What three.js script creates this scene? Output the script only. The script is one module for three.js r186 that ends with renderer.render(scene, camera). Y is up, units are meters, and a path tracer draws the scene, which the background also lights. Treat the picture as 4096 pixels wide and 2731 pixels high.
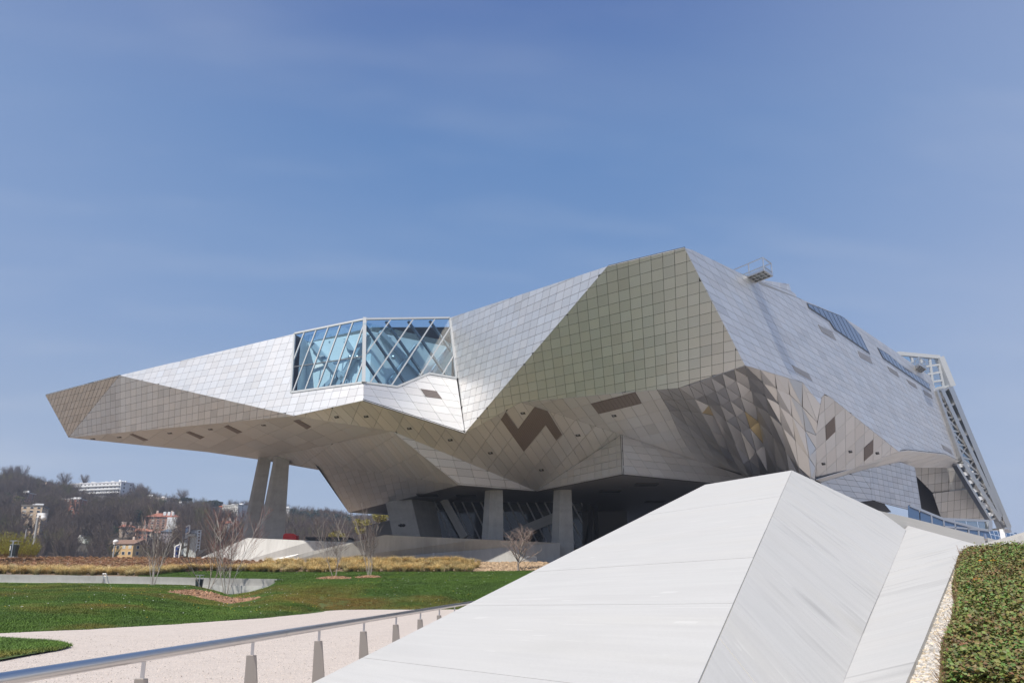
import * as THREE from 'three';
import { mergeGeometries } from 'three/addons/utils/BufferGeometryUtils.js';

// ---------------------------------------------------------------- camera, sky, sun, exposure
const scene = new THREE.Scene();
const EYE = 1.6, F = 3360, CX = 2048, CY = 1365.5, PITCH = Math.atan2(2330 - CY, F);
const camera = new THREE.PerspectiveCamera(2 * Math.atan(CY / F) * 180 / Math.PI, 1024 / 682, 0.1, 6000);
camera.position.set(0, EYE, 0); camera.rotation.set(PITCH, 0, 0); camera.updateMatrixWorld();
const renderer = new THREE.WebGLRenderer({ antialias: true });
renderer.toneMapping = THREE.LinearToneMapping; renderer.toneMappingExposure = 1.0;
renderer.shadowMap.enabled = true;
const SUN_AZ = 29, SUN_EL = 49.5;                       // degrees left of straight behind the camera, and up
const sunDir = new THREE.Vector3(-Math.sin(SUN_AZ * Math.PI / 180) * Math.cos(SUN_EL * Math.PI / 180), Math.sin(SUN_EL * Math.PI / 180), Math.cos(SUN_AZ * Math.PI / 180) * Math.cos(SUN_EL * Math.PI / 180));
const sun = new THREE.DirectionalLight(new THREE.Color(1, 0.935, 0.83), 4.8);
sun.position.copy(sunDir).multiplyScalar(300).add(new THREE.Vector3(0, 0, -80)); sun.target.position.set(0, 0, -80);
sun.castShadow = true; sun.shadow.mapSize.set(4096, 4096);
Object.assign(sun.shadow.camera, { left: -160, right: 160, top: 160, bottom: -160, near: 10, far: 900 });
scene.add(sun, sun.target);

function rng(seed) { let a = seed >>> 0; return () => { a = (a + 0x6D2B79F5) >>> 0; let t = Math.imul(a ^ (a >>> 15), 1 | a); t = (t + Math.imul(t ^ (t >>> 7), 61 | t)) ^ t; return ((t ^ (t >>> 14)) >>> 0) / 4294967296; }; }
const hash = (x, y, s = 0) => { let h = Math.imul(x | 0, 374761393) + Math.imul(y | 0, 668265263) + Math.imul(s | 0, 974634777); h = Math.imul(h ^ (h >>> 13), 1274126177); return ((h ^ (h >>> 16)) >>> 0) / 4294967296; };
const sm = t => t * t * (3 - 2 * t), lerp = (a, b, t) => a + (b - a) * t, clamp = (v, a = 0, b = 1) => Math.min(b, Math.max(a, v));
function noise(x, y, s = 0, per = 0) {                  // value noise, optionally repeating every «per» cells
  const w = (i) => per ? ((i % per) + per) % per : i;
  const xi = Math.floor(x), yi = Math.floor(y), fx = sm(x - xi), fy = sm(y - yi);
  return lerp(lerp(hash(w(xi), w(yi), s), hash(w(xi + 1), w(yi), s), fx), lerp(hash(w(xi), w(yi + 1), s), hash(w(xi + 1), w(yi + 1), s), fx), fy);
}
const fbm = (x, y, s, o = 4, per = 0) => { let a = 0, k = 0.5, n = 0; for (let i = 0; i < o; i++) { a += k * noise(x, y, s + i, per); n += k; x *= 2; y *= 2; k *= 0.55; per *= 2; } return a / n; };

{ // clear spring sky with thin cirrus: blue aloft, pale towards the horizon
  const W = 1024, H = 512, d = new Float32Array(W * H * 4);
  const stops = [[-90, .22, .2, .17], [-4, .33, .36, .40], [0, .43, .53, .70], [5, .385, .495, .675], [10, .315, .43, .63], [16, .228, .355, .60], [22, .172, .302, .56], [29, .134, .256, .515], [38, .113, .20, .448], [60, .075, .15, .38], [90, .06, .125, .34]];
  for (let j = 0; j < H; j++) for (let i = 0; i < W; i++) {
    const el = ((j + .5) / H - .5) * 180, az = ((i + .5) / W - .5) * 2 * Math.PI;
    let k = 0; while (k < stops.length - 2 && stops[k + 1][0] < el) k++;
    const t = clamp((el - stops[k][0]) / (stops[k + 1][0] - stops[k][0]));
    let c = [1, 2, 3].map(q => lerp(stops[k][q], stops[k + 1][q], t));
    const dx = Math.cos(az) * Math.cos(el * Math.PI / 180), dz = Math.sin(az) * Math.cos(el * Math.PI / 180), dy = Math.sin(el * Math.PI / 180);
    if (el > 0) {
      const side = Math.abs(Math.atan2(dx, -dz));                                  // away from the darkest band, opposite the sun's side
      const lo = Math.exp(-el / 26), right = sm(clamp((Math.atan2(dx, -dz) - .12) / .75));
      const hz = clamp(sm(clamp((side - .08) / .8)) * .5 + right * .5 * lo + right * .12);
      c = [lerp(c[0], .44, hz * .62), lerp(c[1], .515, hz * .62), lerp(c[2], .715, hz * .62)];
      const u = dx / (dy + .12), v = dz / (dy + .12);
      const ci = clamp(fbm(u * 1.1 + 3, v * 3.2 + .5 * u, 5, 5) * 1.9 - .85) * .1 + clamp(fbm(u * 2.2, v * 7 + u, 15, 4) * 2.1 - 1.1) * .12;
      const low = Math.exp(-Math.pow((el - 6.5) / 2.2, 2)) * clamp((-dx - .35) * 3) * clamp(fbm(az * 9, el * .5, 31, 4) * 2.4 - .9) * .4;
      c = c.map((q, n) => lerp(q, [.66, .70, .78][n], clamp(ci + low)));
    }
    const g = 1.0, o = (j * W + i) * 4; d[o] = c[0] * g; d[o + 1] = c[1] * g; d[o + 2] = c[2] * g; d[o + 3] = 1;
  }
  const tex = new THREE.DataTexture(d, W, H, THREE.RGBAFormat, THREE.FloatType);
  tex.mapping = THREE.EquirectangularReflectionMapping; tex.magFilter = tex.minFilter = THREE.LinearFilter; tex.wrapS = THREE.RepeatWrapping; tex.needsUpdate = true;
  scene.background = tex; scene.environment = tex;
}

// ---------------------------------------------------------------- helpers
const V = (x, y, z) => new THREE.Vector3(x, y, z);
const sp = Math.sin(PITCH), cp = Math.cos(PITCH);
function ray(px, py) { const u = (px - CX) / F, v = (CY - py) / F, z = cp - v * sp; return V(u / z, (sp + v * cp) / z, -1); }   // per metre of distance straight ahead
const at = (px, py, D) => ray(px, py).multiplyScalar(D).add(V(0, EYE, 0));
const onGround = (px, py, h) => at(px, py, (h - EYE) / ray(px, py).y);
function plane(a, b, c) { const n = b.clone().sub(a).cross(c.clone().sub(a)).normalize(); return planeN(n, a); }
function planeN(n, a) { if (n.dot(V(0, EYE, 0).sub(a)) < 0) n = n.clone().negate(); return { n, d: n.dot(a) }; }
function hit(px, py, pl) { const r = ray(px, py); const D = (pl.d - pl.n.y * EYE) / pl.n.dot(r); return at(px, py, D); }
const used = {};
function numbered(name) { const k = used[name] = (used[name] ?? -1) + 1; return k ? `${name}_${String(k).padStart(3, '0')}` : name; }
function tag(o, label, category, group, kind) { if (label) o.userData.label = label; if (category) o.userData.category = category; if (group) o.userData.group = group; if (kind) o.userData.kind = kind; return o; }
function thing(name, pos, label, category, group, turn = 0) { const o = new THREE.Group(); o.name = numbered(name); o.position.copy(pos); o.rotation.y = turn; scene.add(o); return tag(o, label, category, group); }
function part(name, geo, mat, parent, label) { const m = new THREE.Mesh(geo, mat); m.name = name; m.castShadow = m.receiveShadow = true; if (label) m.userData.label = label; parent.add(m); return m; }
function wpart(name, geo, mat, parent, label) { const p = parent.getWorldPosition(V(0, 0, 0)); parent.updateMatrixWorld(); geo.applyMatrix4(parent.matrixWorld.clone().invert()); return part(name, geo, mat, parent, label); }   // geometry given in world space
function solo(name, geo, mat, label, category, kind, pos) { const m = new THREE.Mesh(geo, mat); m.name = numbered(name); m.castShadow = m.receiveShadow = true; if (pos) { geo.translate(-pos.x, -pos.y, -pos.z); m.position.copy(pos); } scene.add(m); return tag(m, label, category, null, kind); }
function geom(pos, idx, uv, col) { const g = new THREE.BufferGeometry(); g.setAttribute('position', new THREE.Float32BufferAttribute(pos, 3)); if (uv) g.setAttribute('uv', new THREE.Float32BufferAttribute(uv, 2)); if (col) g.setAttribute('color', new THREE.Float32BufferAttribute(col, 3)); if (idx) g.setIndex(idx); g.computeVertexNormals(); return g; }
const flat = g => { const q = g.index ? g.toNonIndexed() : g; q.computeVertexNormals(); return q; };
function merge(list) { return mergeGeometries(list.map(g => g.index ? g.toNonIndexed() : g)); }
function box(w, h, d, x = 0, y = 0, z = 0) { return new THREE.BoxGeometry(w, h, d).translate(x, y, z); }
function bar(a, b, w, h = w, up = V(0, 1, 0)) {                                // a square bar from a to b
  const d = b.clone().sub(a), L = d.length(), z = d.normalize(); let x = up.clone().cross(z); if (x.lengthSq() < 1e-6) x = V(1, 0, 0); x.normalize(); const y = z.clone().cross(x);
  return new THREE.BoxGeometry(w, h, L).applyMatrix4(new THREE.Matrix4().makeBasis(x, y, z).setPosition(a.clone().add(b).multiplyScalar(.5)));
}
function tube(a, b, r0, r1 = r0, seg = 8) {
  const d = b.clone().sub(a), L = d.length(); const q = new THREE.Quaternion().setFromUnitVectors(V(0, 1, 0), d.normalize());
  return new THREE.CylinderGeometry(r1, r0, L, seg, 1, false).applyMatrix4(new THREE.Matrix4().compose(a.clone().add(b).multiplyScalar(.5), q, V(1, 1, 1)));
}
function frameOf(pl, p0, dir) { const u = dir.clone().addScaledVector(pl.n, -dir.dot(pl.n)).normalize(), v = pl.n.clone().cross(u); return { to2: p => { const q = p.clone().sub(p0); return [q.dot(u), q.dot(v)]; }, to3: (a, h = 0) => p0.clone().addScaledVector(u, a[0]).addScaledVector(v, a[1]).addScaledVector(pl.n, h), u, v, n: pl.n }; }
const area2 = P => { let s = 0; for (let i = 0; i < P.length; i++) { const a = P[i], b = P[(i + 1) % P.length]; s += a[0] * b[1] - b[0] * a[1]; } return s / 2; };
function clip(P, m, o, sign) {                                                 // keep the side where sign * (m . p - o) >= 0
  const out = []; const f = p => sign * (m[0] * p[0] + m[1] * p[1] - o);
  for (let i = 0; i < P.length; i++) { const a = P[i], b = P[(i + 1) % P.length], fa = f(a), fb = f(b); if (fa >= 0) out.push(a); if ((fa >= 0) !== (fb >= 0)) { const t = fa / (fa - fb); out.push([lerp(a[0], b[0], t), lerp(a[1], b[1], t)]); } }
  return out;
}
function inset(P, w) {                                                         // moves every edge inwards by w
  if (area2(P) < 0) P = P.slice().reverse();
  const n = P.length, out = [];
  for (let i = 0; i < n; i++) {
    const a = P[(i + n - 1) % n], b = P[i], c = P[(i + 1) % n]; const e1 = [b[0] - a[0], b[1] - a[1]], e2 = [c[0] - b[0], c[1] - b[1]], l1 = Math.hypot(...e1) || 1e-9, l2 = Math.hypot(...e2) || 1e-9;
    const n1 = [-e1[1] / l1, e1[0] / l1], n2 = [-e2[1] / l2, e2[0] / l2], k = 1 + n1[0] * n2[0] + n1[1] * n2[1]; const s = k < .15 ? w / .5 : w / k * 1;
    out.push([b[0] + (n1[0] + n2[0]) * s, b[1] + (n1[1] + n2[1]) * s]);
  }
  return out;
}
function prism(P, fr, h0, h1, color, tilt) {                                   // solid between heights h0 < h1 over polygon P in frame fr
  if (area2(P) < 0) P = P.slice().reverse();
  const pos = [], uv = [], col = [], cx = P.reduce((s, p) => s + p[0], 0) / P.length, cy = P.reduce((s, p) => s + p[1], 0) / P.length;
  const hh = p => h1 + (tilt ? tilt[0] * (p[0] - cx) + tilt[1] * (p[1] - cy) : 0);
  const put = (a, h) => { const q = fr.to3(a, h); pos.push(q.x, q.y, q.z); uv.push(a[0], a[1]); if (color) col.push(...color); };
  const tri = THREE.ShapeUtils.triangulateShape(P.map(p => new THREE.Vector2(...p)), []);
  for (const [a, b, c] of tri) { put(P[a], hh(P[a])); put(P[b], hh(P[b])); put(P[c], hh(P[c])); }
  for (let i = 0; i < P.length; i++) { const a = P[i], b = P[(i + 1) % P.length]; put(a, h0); put(b, h0); put(b, hh(b)); put(a, h0); put(b, hh(b)); put(a, hh(a)); }
  if (h1 - h0 > .2) for (const [a, b, c] of tri) { put(P[a], h0); put(P[c], h0); put(P[b], h0); }
  return geom(pos, null, uv, color ? col : null);
}
function inside(p, P) { let c = false; for (let i = 0, j = P.length - 1; i < P.length; j = i++) { const a = P[i], b = P[j]; if ((a[1] > p[1]) !== (b[1] > p[1]) && p[0] < (b[0] - a[0]) * (p[1] - a[1]) / (b[1] - a[1]) + a[0]) c = !c; } return c; }
function family(L, pl, fr) {                                                   // joints read off two lines of one family, n cells apart
  const [l1, l2, n] = L; const q = [l1, l2].map(l => [fr.to2(hit(l[0], l[1], pl)), fr.to2(hit(l[2], l[3], pl))]);
  let dx = 0, dy = 0; for (const [a, b] of q) { const e = [b[0] - a[0], b[1] - a[1]], k = Math.hypot(...e), s = e[0] * dx + e[1] * dy < 0 ? -1 : 1; dx += s * e[0] / k; dy += s * e[1] / k; }
  const k = Math.hypot(dx, dy), m = [-dy / k, dx / k], o = q.map(([a, b]) => (m[0] * (a[0] + b[0]) + m[1] * (a[1] + b[1])) / 2);
  return { m, o: o[0], step: (o[1] - o[0]) / n, dir: [dx / k, dy / k] };
}
function cells(P, A, B, gap) {                                                 // polygon P cut along the joints, joints «gap» wide
  const out = []; const span = f => { const v = P.map(p => (f.m[0] * p[0] + f.m[1] * p[1] - f.o) / f.step); return [Math.floor(Math.min(...v)), Math.ceil(Math.max(...v))]; };
  const [a0, a1] = span(A);
  for (let i = a0; i < a1; i++) {
    const s = Math.sign(A.step); let Q = clip(clip(P, A.m, A.o + i * A.step + s * gap / 2, s), A.m, A.o + (i + 1) * A.step - s * gap / 2, -s);
    if (Q.length < 3) continue;
    if (!B) { out.push([Q, i, 0]); continue; }
    const [b0, b1] = span(B), t = Math.sign(B.step);
    for (let j = b0; j < b1; j++) { const R = clip(clip(Q, B.m, B.o + j * B.step + t * gap / 2, t), B.m, B.o + (j + 1) * B.step - t * gap / 2, -t); if (R.length >= 3 && Math.abs(area2(R)) > .03) out.push([R, i, j]); }
  }
  return out;
}
function makeTex(n, fn, srgb = true, rep = 1) {
  const d = new Uint8Array(n * n * 4); const enc = c => srgb ? (c <= .0031308 ? c * 12.92 : 1.055 * Math.pow(c, 1 / 2.4) - .055) : c;
  for (let j = 0; j < n; j++) for (let i = 0; i < n; i++) { const c = fn(i / n, j / n, i, j), o = (j * n + i) * 4; for (let k = 0; k < 3; k++) d[o + k] = Math.round(255 * clamp(enc(Array.isArray(c) ? c[k] : c))); d[o + 3] = 255; }
  const t = new THREE.DataTexture(d, n, n); t.wrapS = t.wrapT = THREE.RepeatWrapping; t.magFilter = THREE.LinearFilter; t.minFilter = THREE.LinearMipmapLinearFilter; t.generateMipmaps = true; if (srgb) t.colorSpace = THREE.SRGBColorSpace; t.repeat.set(rep, rep); t.needsUpdate = true; return t;
}
const std = (r, g, b, rough = .8, o = {}) => new THREE.MeshStandardMaterial({ color: new THREE.Color().setRGB(r, g, b), roughness: rough, metalness: 0, side: THREE.DoubleSide, ...o });
const metal = (r, g, b, rough, o = {}) => std(r, g, b, rough, { metalness: 1, ...o });

// ---------------------------------------------------------------- procedural surfaces
const concTex = makeTex(1024, (u, v) => { const a = fbm(u * 6, v * 6, 1, 5, 6), b = fbm(u * 40, v * 40, 9, 3, 40), st = fbm(u * 24, v * 3, 21, 4, 24), bd = noise(u * 3, v * 16, 33, 48) * .05; const g = .36 + (a - .5) * .13 + (b - .5) * .05 + (st - .5) * .07 + bd - .02 - (hash(Math.floor(u * 160), Math.floor(v * 160), 3) > .998 ? .09 : 0); return [g, g * .99, g * .955]; });
const concBump = makeTex(512, (u, v) => { const g = .5 + (fbm(u * 60, v * 60, 9, 3, 60) - .5) * .5; return [g, g, g]; }, false);
function uvScale(t, s) { const c = t.clone(); c.repeat.set(s, s); c.needsUpdate = true; return c; }
const M = {
  concrete: std(1, 1, 1, .85, { map: uvScale(concTex, .14), bumpMap: uvScale(concBump, .5), bumpScale: .004 }),
  paleConcrete: std(1.5, 1.5, 1.52, .85, { map: uvScale(concTex, .14), bumpMap: uvScale(concBump, .5), bumpScale: .004 }),
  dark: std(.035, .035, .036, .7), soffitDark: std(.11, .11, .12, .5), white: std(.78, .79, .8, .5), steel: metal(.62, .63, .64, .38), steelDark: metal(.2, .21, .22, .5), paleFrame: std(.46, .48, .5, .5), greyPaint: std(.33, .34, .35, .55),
  clad: metal(1, 1, 1, .5, { vertexColors: true, metalness: .7 }), soffit: metal(1, 1, 1, .52, { vertexColors: true, metalness: .7 }), tri: metal(1, 1, 1, .4, { vertexColors: true }),
  louvre: metal(.3, .262, .245, .6), roof: std(.3, .31, .33, .7), room: std(.8, .82, .82, .8), beam: std(.42, .47, .52, .6),
  glass: new THREE.MeshPhysicalMaterial({ color: new THREE.Color().setRGB(.66, .83, .93), roughness: .02, metalness: 0, transmission: 1, thickness: 0, ior: 1.7, side: THREE.DoubleSide }),
  darkGlass: new THREE.MeshPhysicalMaterial({ color: new THREE.Color().setRGB(.38, .45, .5), roughness: .05, metalness: 0, transmission: .9, thickness: 0, ior: 1.52, side: THREE.DoubleSide }),
};

// ---------------------------------------------------------------- the museum
const MB = V(5, 3.7, -95);
const museum = thing('museum_building', MB, 'huge angular museum of pale steel panels, raised on concrete columns behind the lawn', 'museum');
const FB = at(1453, 1601, 84), FT = at(1458, 1276, 87), Ptip = at(1859.5, 1732, 90);
const plP = planeN(V(-.40, -.70, .59).normalize(), Ptip), V5 = hit(2083, 1608, plP);
const plS2 = plane(FB, Ptip, V5), V1 = hit(1175, 1663, plS2), V2 = hit(1568, 1724, plS2), V3 = hit(2145, 1964, plS2), V4 = hit(2485, 1738, plS2);
const plW1 = plane(FB, FT, V1), plW2 = plane(FB, FT, Ptip), QTL = hit(1799, 1270, plW2), QTR = hit(2431, 1064, plP), plQ = plane(QTL, Ptip, QTR);
const AP = hit(2738, 990, plP), PC = hit(2981, 1460.6, plP), gR = ray(5088, 2478), plR = planeN(PC.clone().sub(AP).cross(gR).normalize(), AP);
const T1 = at(272, 1750, 117), plS1 = plane(V1, V2, T1), T2 = hit(476, 1501, plW1), plD2 = plane(T2, T1, V1), T0 = at(179, 1580, 110), plD1 = plane(T0, T1, T2);
const plB = planeN(V(0, -1, 0), V3), X1 = hit(1836.7, 1940.3, plB), X2 = hit(1394, 2050, plB), X3 = hit(2492, 1896, plB), X4 = hit(3000, 1946, plB);
const plS3 = plane(V2, X1, V3), plS4 = plane(V2, hit(1100, 1822.5, plS1), X1), KK = hit(1256, 1853, plS4), plS5 = plane(KK, X1, X2);
const plS6a = plane(V3, V4, X3), plS6b = plane(V4, X3, X4), plS7 = plane(V5, hit(2629, 1559, plP), V4);
const Ra = hit(3301, 1576, plR), Rb = hit(3596, 1805.6, plR);
const plU1 = plane(hit(3334, 1597, plR), Rb, at(3263, 1919, -Ra.z + 9)), plU2 = plane(Rb, hit(3422, 1871.5, plU1), hit(3848, 1848, plR));
const nearVertical = (a, b, lean) => planeN(b.clone().sub(a).cross(V(0, -1, lean)).normalize(), a);
const plU3a = nearVertical(hit(3282, 1929, plU2), hit(3478, 1873, plU2), -.06), plU3b = nearVertical(hit(3478, 1873, plU2), hit(3602, 1847, plU2), -.06);
const plU4 = planeN(V(-.25, -.3, .92).normalize(), hit(3830, 1868, plU2).add(V(0, 0, -4)));

const panels = [];                                                             // every cladding panel, sorted out further down
const steelTone = () => { const k = .66 + .07 * R() - (R() > .86 ? .05 : 0), w = (R() - .5) * .03; return [k * (1 + w), k, k * (1.01 - w)]; };   // one satin steel, every sheet a little different
const tones = { white: steelTone, mid: steelTone, dark: steelTone, warm: steelTone, soffit: steelTone, cool: steelTone, bronze: steelTone, };
const R = rng(7);
const w3 = (P, pl) => P.map(([x, y]) => hit(x, y, pl));
function facet(kind, pl, poly, A, B, tone, o = {}) {
  const pts = w3(poly, pl), fr = frameOf(pl, pts[0], pts[1].clone().sub(pts[0])), P0 = pts.map(fr.to2);
  let P = inset(P0, o.edge ?? .02);
  const fa = family(A, pl, fr), fb = B ? family(B, pl, fr) : null;
  const skip = (o.skip || []).map(s => w3(s, pl).map(fr.to2));
  for (const [C, i, j] of cells(P, fa, fb, o.gap ?? .036)) {
    const c = [C.reduce((s, p) => s + p[0], 0) / C.length, C.reduce((s, p) => s + p[1], 0) / C.length];
    if (skip.some(s => inside(c, s))) continue;
    const col = tones[tone](), g = prism(C, fr, -.06, 0, col, [(R() - .5) * .004, (R() - .5) * .004]);
    const q = fr.to3(c); panels.push({ kind, g, show: Math.abs(area2(C)) / (q.z * q.z) * Math.abs(V(0, EYE, 0).sub(q).normalize().dot(fr.n)) });
  }
  backs.push(prism(P0, fr, -.16, -.07));
  return { fr, P, pts };
}
const backs = [];
// south faces and the pointed western end
facet('cladding_panel', plW1, [[476, 1501], [1177, 1334], [1163, 1569.5], [1453.6, 1529.3], [1453, 1601], [1175, 1663]], [[600, 1488.8, 1100, 1406.4], [900.3, 1598.3, 1100, 1569], 6], [[834.2, 1416.1, 777.8, 1564.7], [1073.8, 1358.7, 976.2, 1613.4], 8], 'white', { gap: .026 });
facet('cladding_panel', plW2, [[1453.6, 1529.3], [1587.5, 1547.2], [1715.5, 1493.6], [1826, 1512.4], [1859.5, 1732], [1453, 1601]], [[1654.3, 1521.9, 1826.2, 1549.3], [1500, 1616.6, 1840.9, 1661.5], 4], [[1654.3, 1521.9, 1784.1, 1711.3], [1543.8, 1543, 1619.3, 1657], 2], 'white', { gap: .026 });
facet('cladding_panel', plQ, [[1799, 1270], [2431, 1064], [1859.5, 1732]], [[2264.3, 1124.8, 1906.5, 1284.2], [2200.3, 1317.8, 2030.1, 1383.9], 5], [[2065.9, 1183.3, 2030.1, 1383.9], [2235, 1128, 2200.3, 1315.6], 6], 'mid');
const pBottom = [[2083, 1608], [2541, 1566], [2629, 1559], [2715.2, 1551.6], [2844, 1509], [2981, 1460.6]];
facet('cladding_panel', plP, [[1859.5, 1732], [2431, 1064], [2738, 990], [2981, 1460.6], [2715.2, 1551.6], [2629, 1559], [2541, 1566], [2083, 1608]], [[2742.7, 1000.6, 2403.3, 1096.1], [2947.3, 1400.4, 1946.8, 1600.7], 10], [[2694.5, 999.2, 2717, 1549.3], [2234.7, 1284.7, 2265.2, 1591.4], 11], 'warm');
facet('cladding_panel', plD2, [[476, 1501], [1175, 1663], [272, 1750]], [[600, 1598.3, 758.3, 1565.7], [738.8, 1690, 1047.7, 1633], 4], [[655.9, 1543, 649.4, 1683.9], [1001.1, 1623.2, 996.8, 1681.7], 14], 'dark');
facet('cladding_panel', plD1, [[179, 1580], [476, 1501], [272, 1750]], [[191.2, 1597.9, 433.2, 1548.8], [245, 1698.6, 311.5, 1684.5], 4], [[257.7, 1559.5, 227.2, 1658.8], [405.1, 1522, 363, 1630.7], 9], 'dark');
// the long east face
const win1 = [[3229, 1210], [3236, 1231], [3292, 1268], [3320, 1287], [3339, 1317], [3483, 1417], [3444, 1339], [3379, 1271], [3361, 1261]], win2 = [[3510.7, 1388.5], [3535, 1434], [3727, 1565], [3720, 1536], [3600, 1455], [3555, 1416]];
const roofR = [[2771, 999], [2937, 1079], [3053, 1142], [3224, 1203], [3361, 1260], [3379, 1271], [3445, 1312], [3595, 1413], [3720, 1503], [3731, 1521], [3743, 1560]];
facet('cladding_panel', plR, [[2738, 990], ...roofR, [3848, 1848], [3784, 1817], [3636, 1801], [3596, 1806], [3334, 1597], [3301, 1576], [3288, 1589], [3283, 1619], [3211, 1528.7], [2981, 1460.6]], [[2850.9, 1203.4, 3067, 1326.5], [2910.3, 1321.3, 3096.2, 1420], 3], [[2898.2, 1176.7, 2946.4, 1261.9], [3024.8, 1253.3, 3073.8, 1339.4], 3], 'cool', { gap: .032 });
facet('cladding_panel', { n: plR.n, d: plR.d - 1.2 }, [[3040, 1117], [3118, 1128.7], [3158, 1135.4], [3166, 1162], [3186, 1178], [3188, 1192], [3040, 1160]], [[3051, 1126, 3160, 1165], [3051, 1106, 3160, 1140], 1], [[3089, 1120, 3092, 1150], [3120, 1130, 3122, 1160], 1], 'cool');
// undersides
const S = 'soffit_panel';
facet(S, plS1, [[1175, 1663], [1568, 1724], [1100, 1822.5], [1030, 1837], [829, 1808], [272, 1750]], [[477.7, 1768.8, 538.6, 1726.7], [819.5, 1801.6, 1072.3, 1675.2], 4], [[894.4, 1700.9, 964.6, 1733.7], [1172.9, 1679.9, 1243.1, 1715], 3], 'soffit', { gap: .032 });
facet(S, plS4, [[1568, 1724], [1837, 1940], [1256, 1853], [1276, 1880], [1030, 1837], [1100, 1822.5]], [[1500, 1790.2, 1584, 1739.4], [1500, 1900, 1677, 1811.3], 1], [[1522.8, 1735.9, 1640.3, 1885], [1638.5, 1788.5, 1724.5, 1890], 4], 'soffit', { gap: .032 });
facet(S, plS5, [[1256, 1853], [1837, 1940], [1394, 2050]], [[1303, 1906, 1420, 1880.2], [1361.5, 1999.6, 1738.4, 1927], 4], [[1354.5, 1868.5, 1401.3, 2027.7], [1490.3, 1901.3, 1537, 1999.6], 5], 'soffit', { gap: .032 });
facet(S, plS3, [[1568, 1724], [2145, 1964], [1837, 1940]], [[1654.3, 1792, 1759.6, 1803.5], [1791, 1899, 2040, 1921.8], 3], [[1735, 1793.7, 1764.8, 1879.7], [1949, 1884.9, 1966.5, 1949.8], 3], 'soffit');
const wMark = [[1435, 650], [1490, 560], [1630, 757], [1820, 505], [1970, 555], [2133, 820], [2068, 888], [1945, 712], [1697, 1015]].map(([x, y]) => [1500 + x / 2.851, 1450 + y / 2.851]);
facet(S, plS2, [[1175, 1663], [1453, 1601], [1859.5, 1732], [2083, 1608], [2485, 1738], [2145, 1964], [1568, 1724]], [[1702.7, 1683.3, 1659.6, 1760.4], [2141.9, 1627.1, 1949, 1879.7], 4], [[1714, 1685, 1845.5, 1839.3], [2005, 1678, 2094.5, 1804.3], 7], 'soffit', { gap: .034 });
facet(S, plS6a, [[2145, 1964], [2485, 1738], [2492, 1896]], [[2347, 1838.6, 2487.5, 1804.4], [2213.7, 1920.5, 2490.8, 1862], 2], [[2348.5, 1840.9, 2350.4, 1919.6], [2463.2, 1756.6, 2468.8, 1898], 4], 'soffit');
facet(S, plS6b, [[2485, 1738], [3000, 1911], [3000, 1946], [2492, 1896]], [[2489, 1804.4, 2775.5, 1838.6], [2490.8, 1862, 3000, 1913.5], 2], [[2492, 1796.4, 2555.4, 1898.5], [2714.6, 1857.3, 2756.7, 1911], 4], 'soffit');
facet(S, plU1, [[3288, 1589], [3301, 1576], [3334, 1597], [3596, 1806], [3422, 1871.5], [3263, 1919], [3262, 1800], [3266, 1727], [3283, 1619]], [[3307.2, 1760.5, 3341.6, 1726], [3457.2, 1844.7, 3493.9, 1812.2], 4], [[3379.9, 1628.4, 3386.8, 1877.2], [3531, 1756.7, 3528.4, 1827.5], 4], 'bronze');
facet(S, plU2, [[3596, 1806], [3636, 1801], [3784, 1817], [3848, 1848], [3830, 1872], [3663, 1870], [3602, 1847], [3445, 1883], [3282, 1929], [3263, 1919], [3422, 1871.5]], [[3500, 1857, 3620, 1815], [3660, 1850, 3780, 1835], 3], [[3600, 1846, 3640, 1803], [3700, 1850, 3760, 1817], 2], 'soffit');
facet('wall_panel', plU3a, [[3282, 1929], [3478, 1873], [3491, 2002], [3420, 2010], [3345, 1990]], [[3345.4, 1911.7, 3479.4, 1930.8], [3360.7, 1961.4, 3485, 1974.8], 2], [[3364.6, 1906, 3443, 1994], [3445, 1883, 3489, 1975], 2], 'mid');
facet('wall_panel', plU3b, [[3478, 1873], [3602, 1847], [3661, 1867.6], [3690, 2051], [3491, 2002]], [[3481.3, 1905.9, 3668.8, 1950], [3487, 1975.6, 3683, 2017.7], 3], [[3525.3, 1875.3, 3548.3, 2015], [3621, 1852.4, 3644, 2036], 5], 'mid');
facet('wall_panel', plU4, [[3655, 1850], [3830, 1850], [3885, 1953], [3732, 1971], [3660, 1898]], [[3700, 1940, 3870, 1920], [3680, 1900, 3850, 1880], 1], [[3743, 1860, 3741, 1960], [3825, 1870, 3823, 1955], 3], 'soffit');
facet('wall_panel', { n: plU4.n, d: plU4.d + .3 }, [[3732, 1972], [3885, 1954], [3957, 2081], [3766, 2072]], [[3750, 2010, 3940, 1985], [3760, 2050, 3940, 2025], 1], [[3795, 1975, 3790, 2070], [3872, 1965, 3868, 2075], 3], 'soffit');

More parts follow.
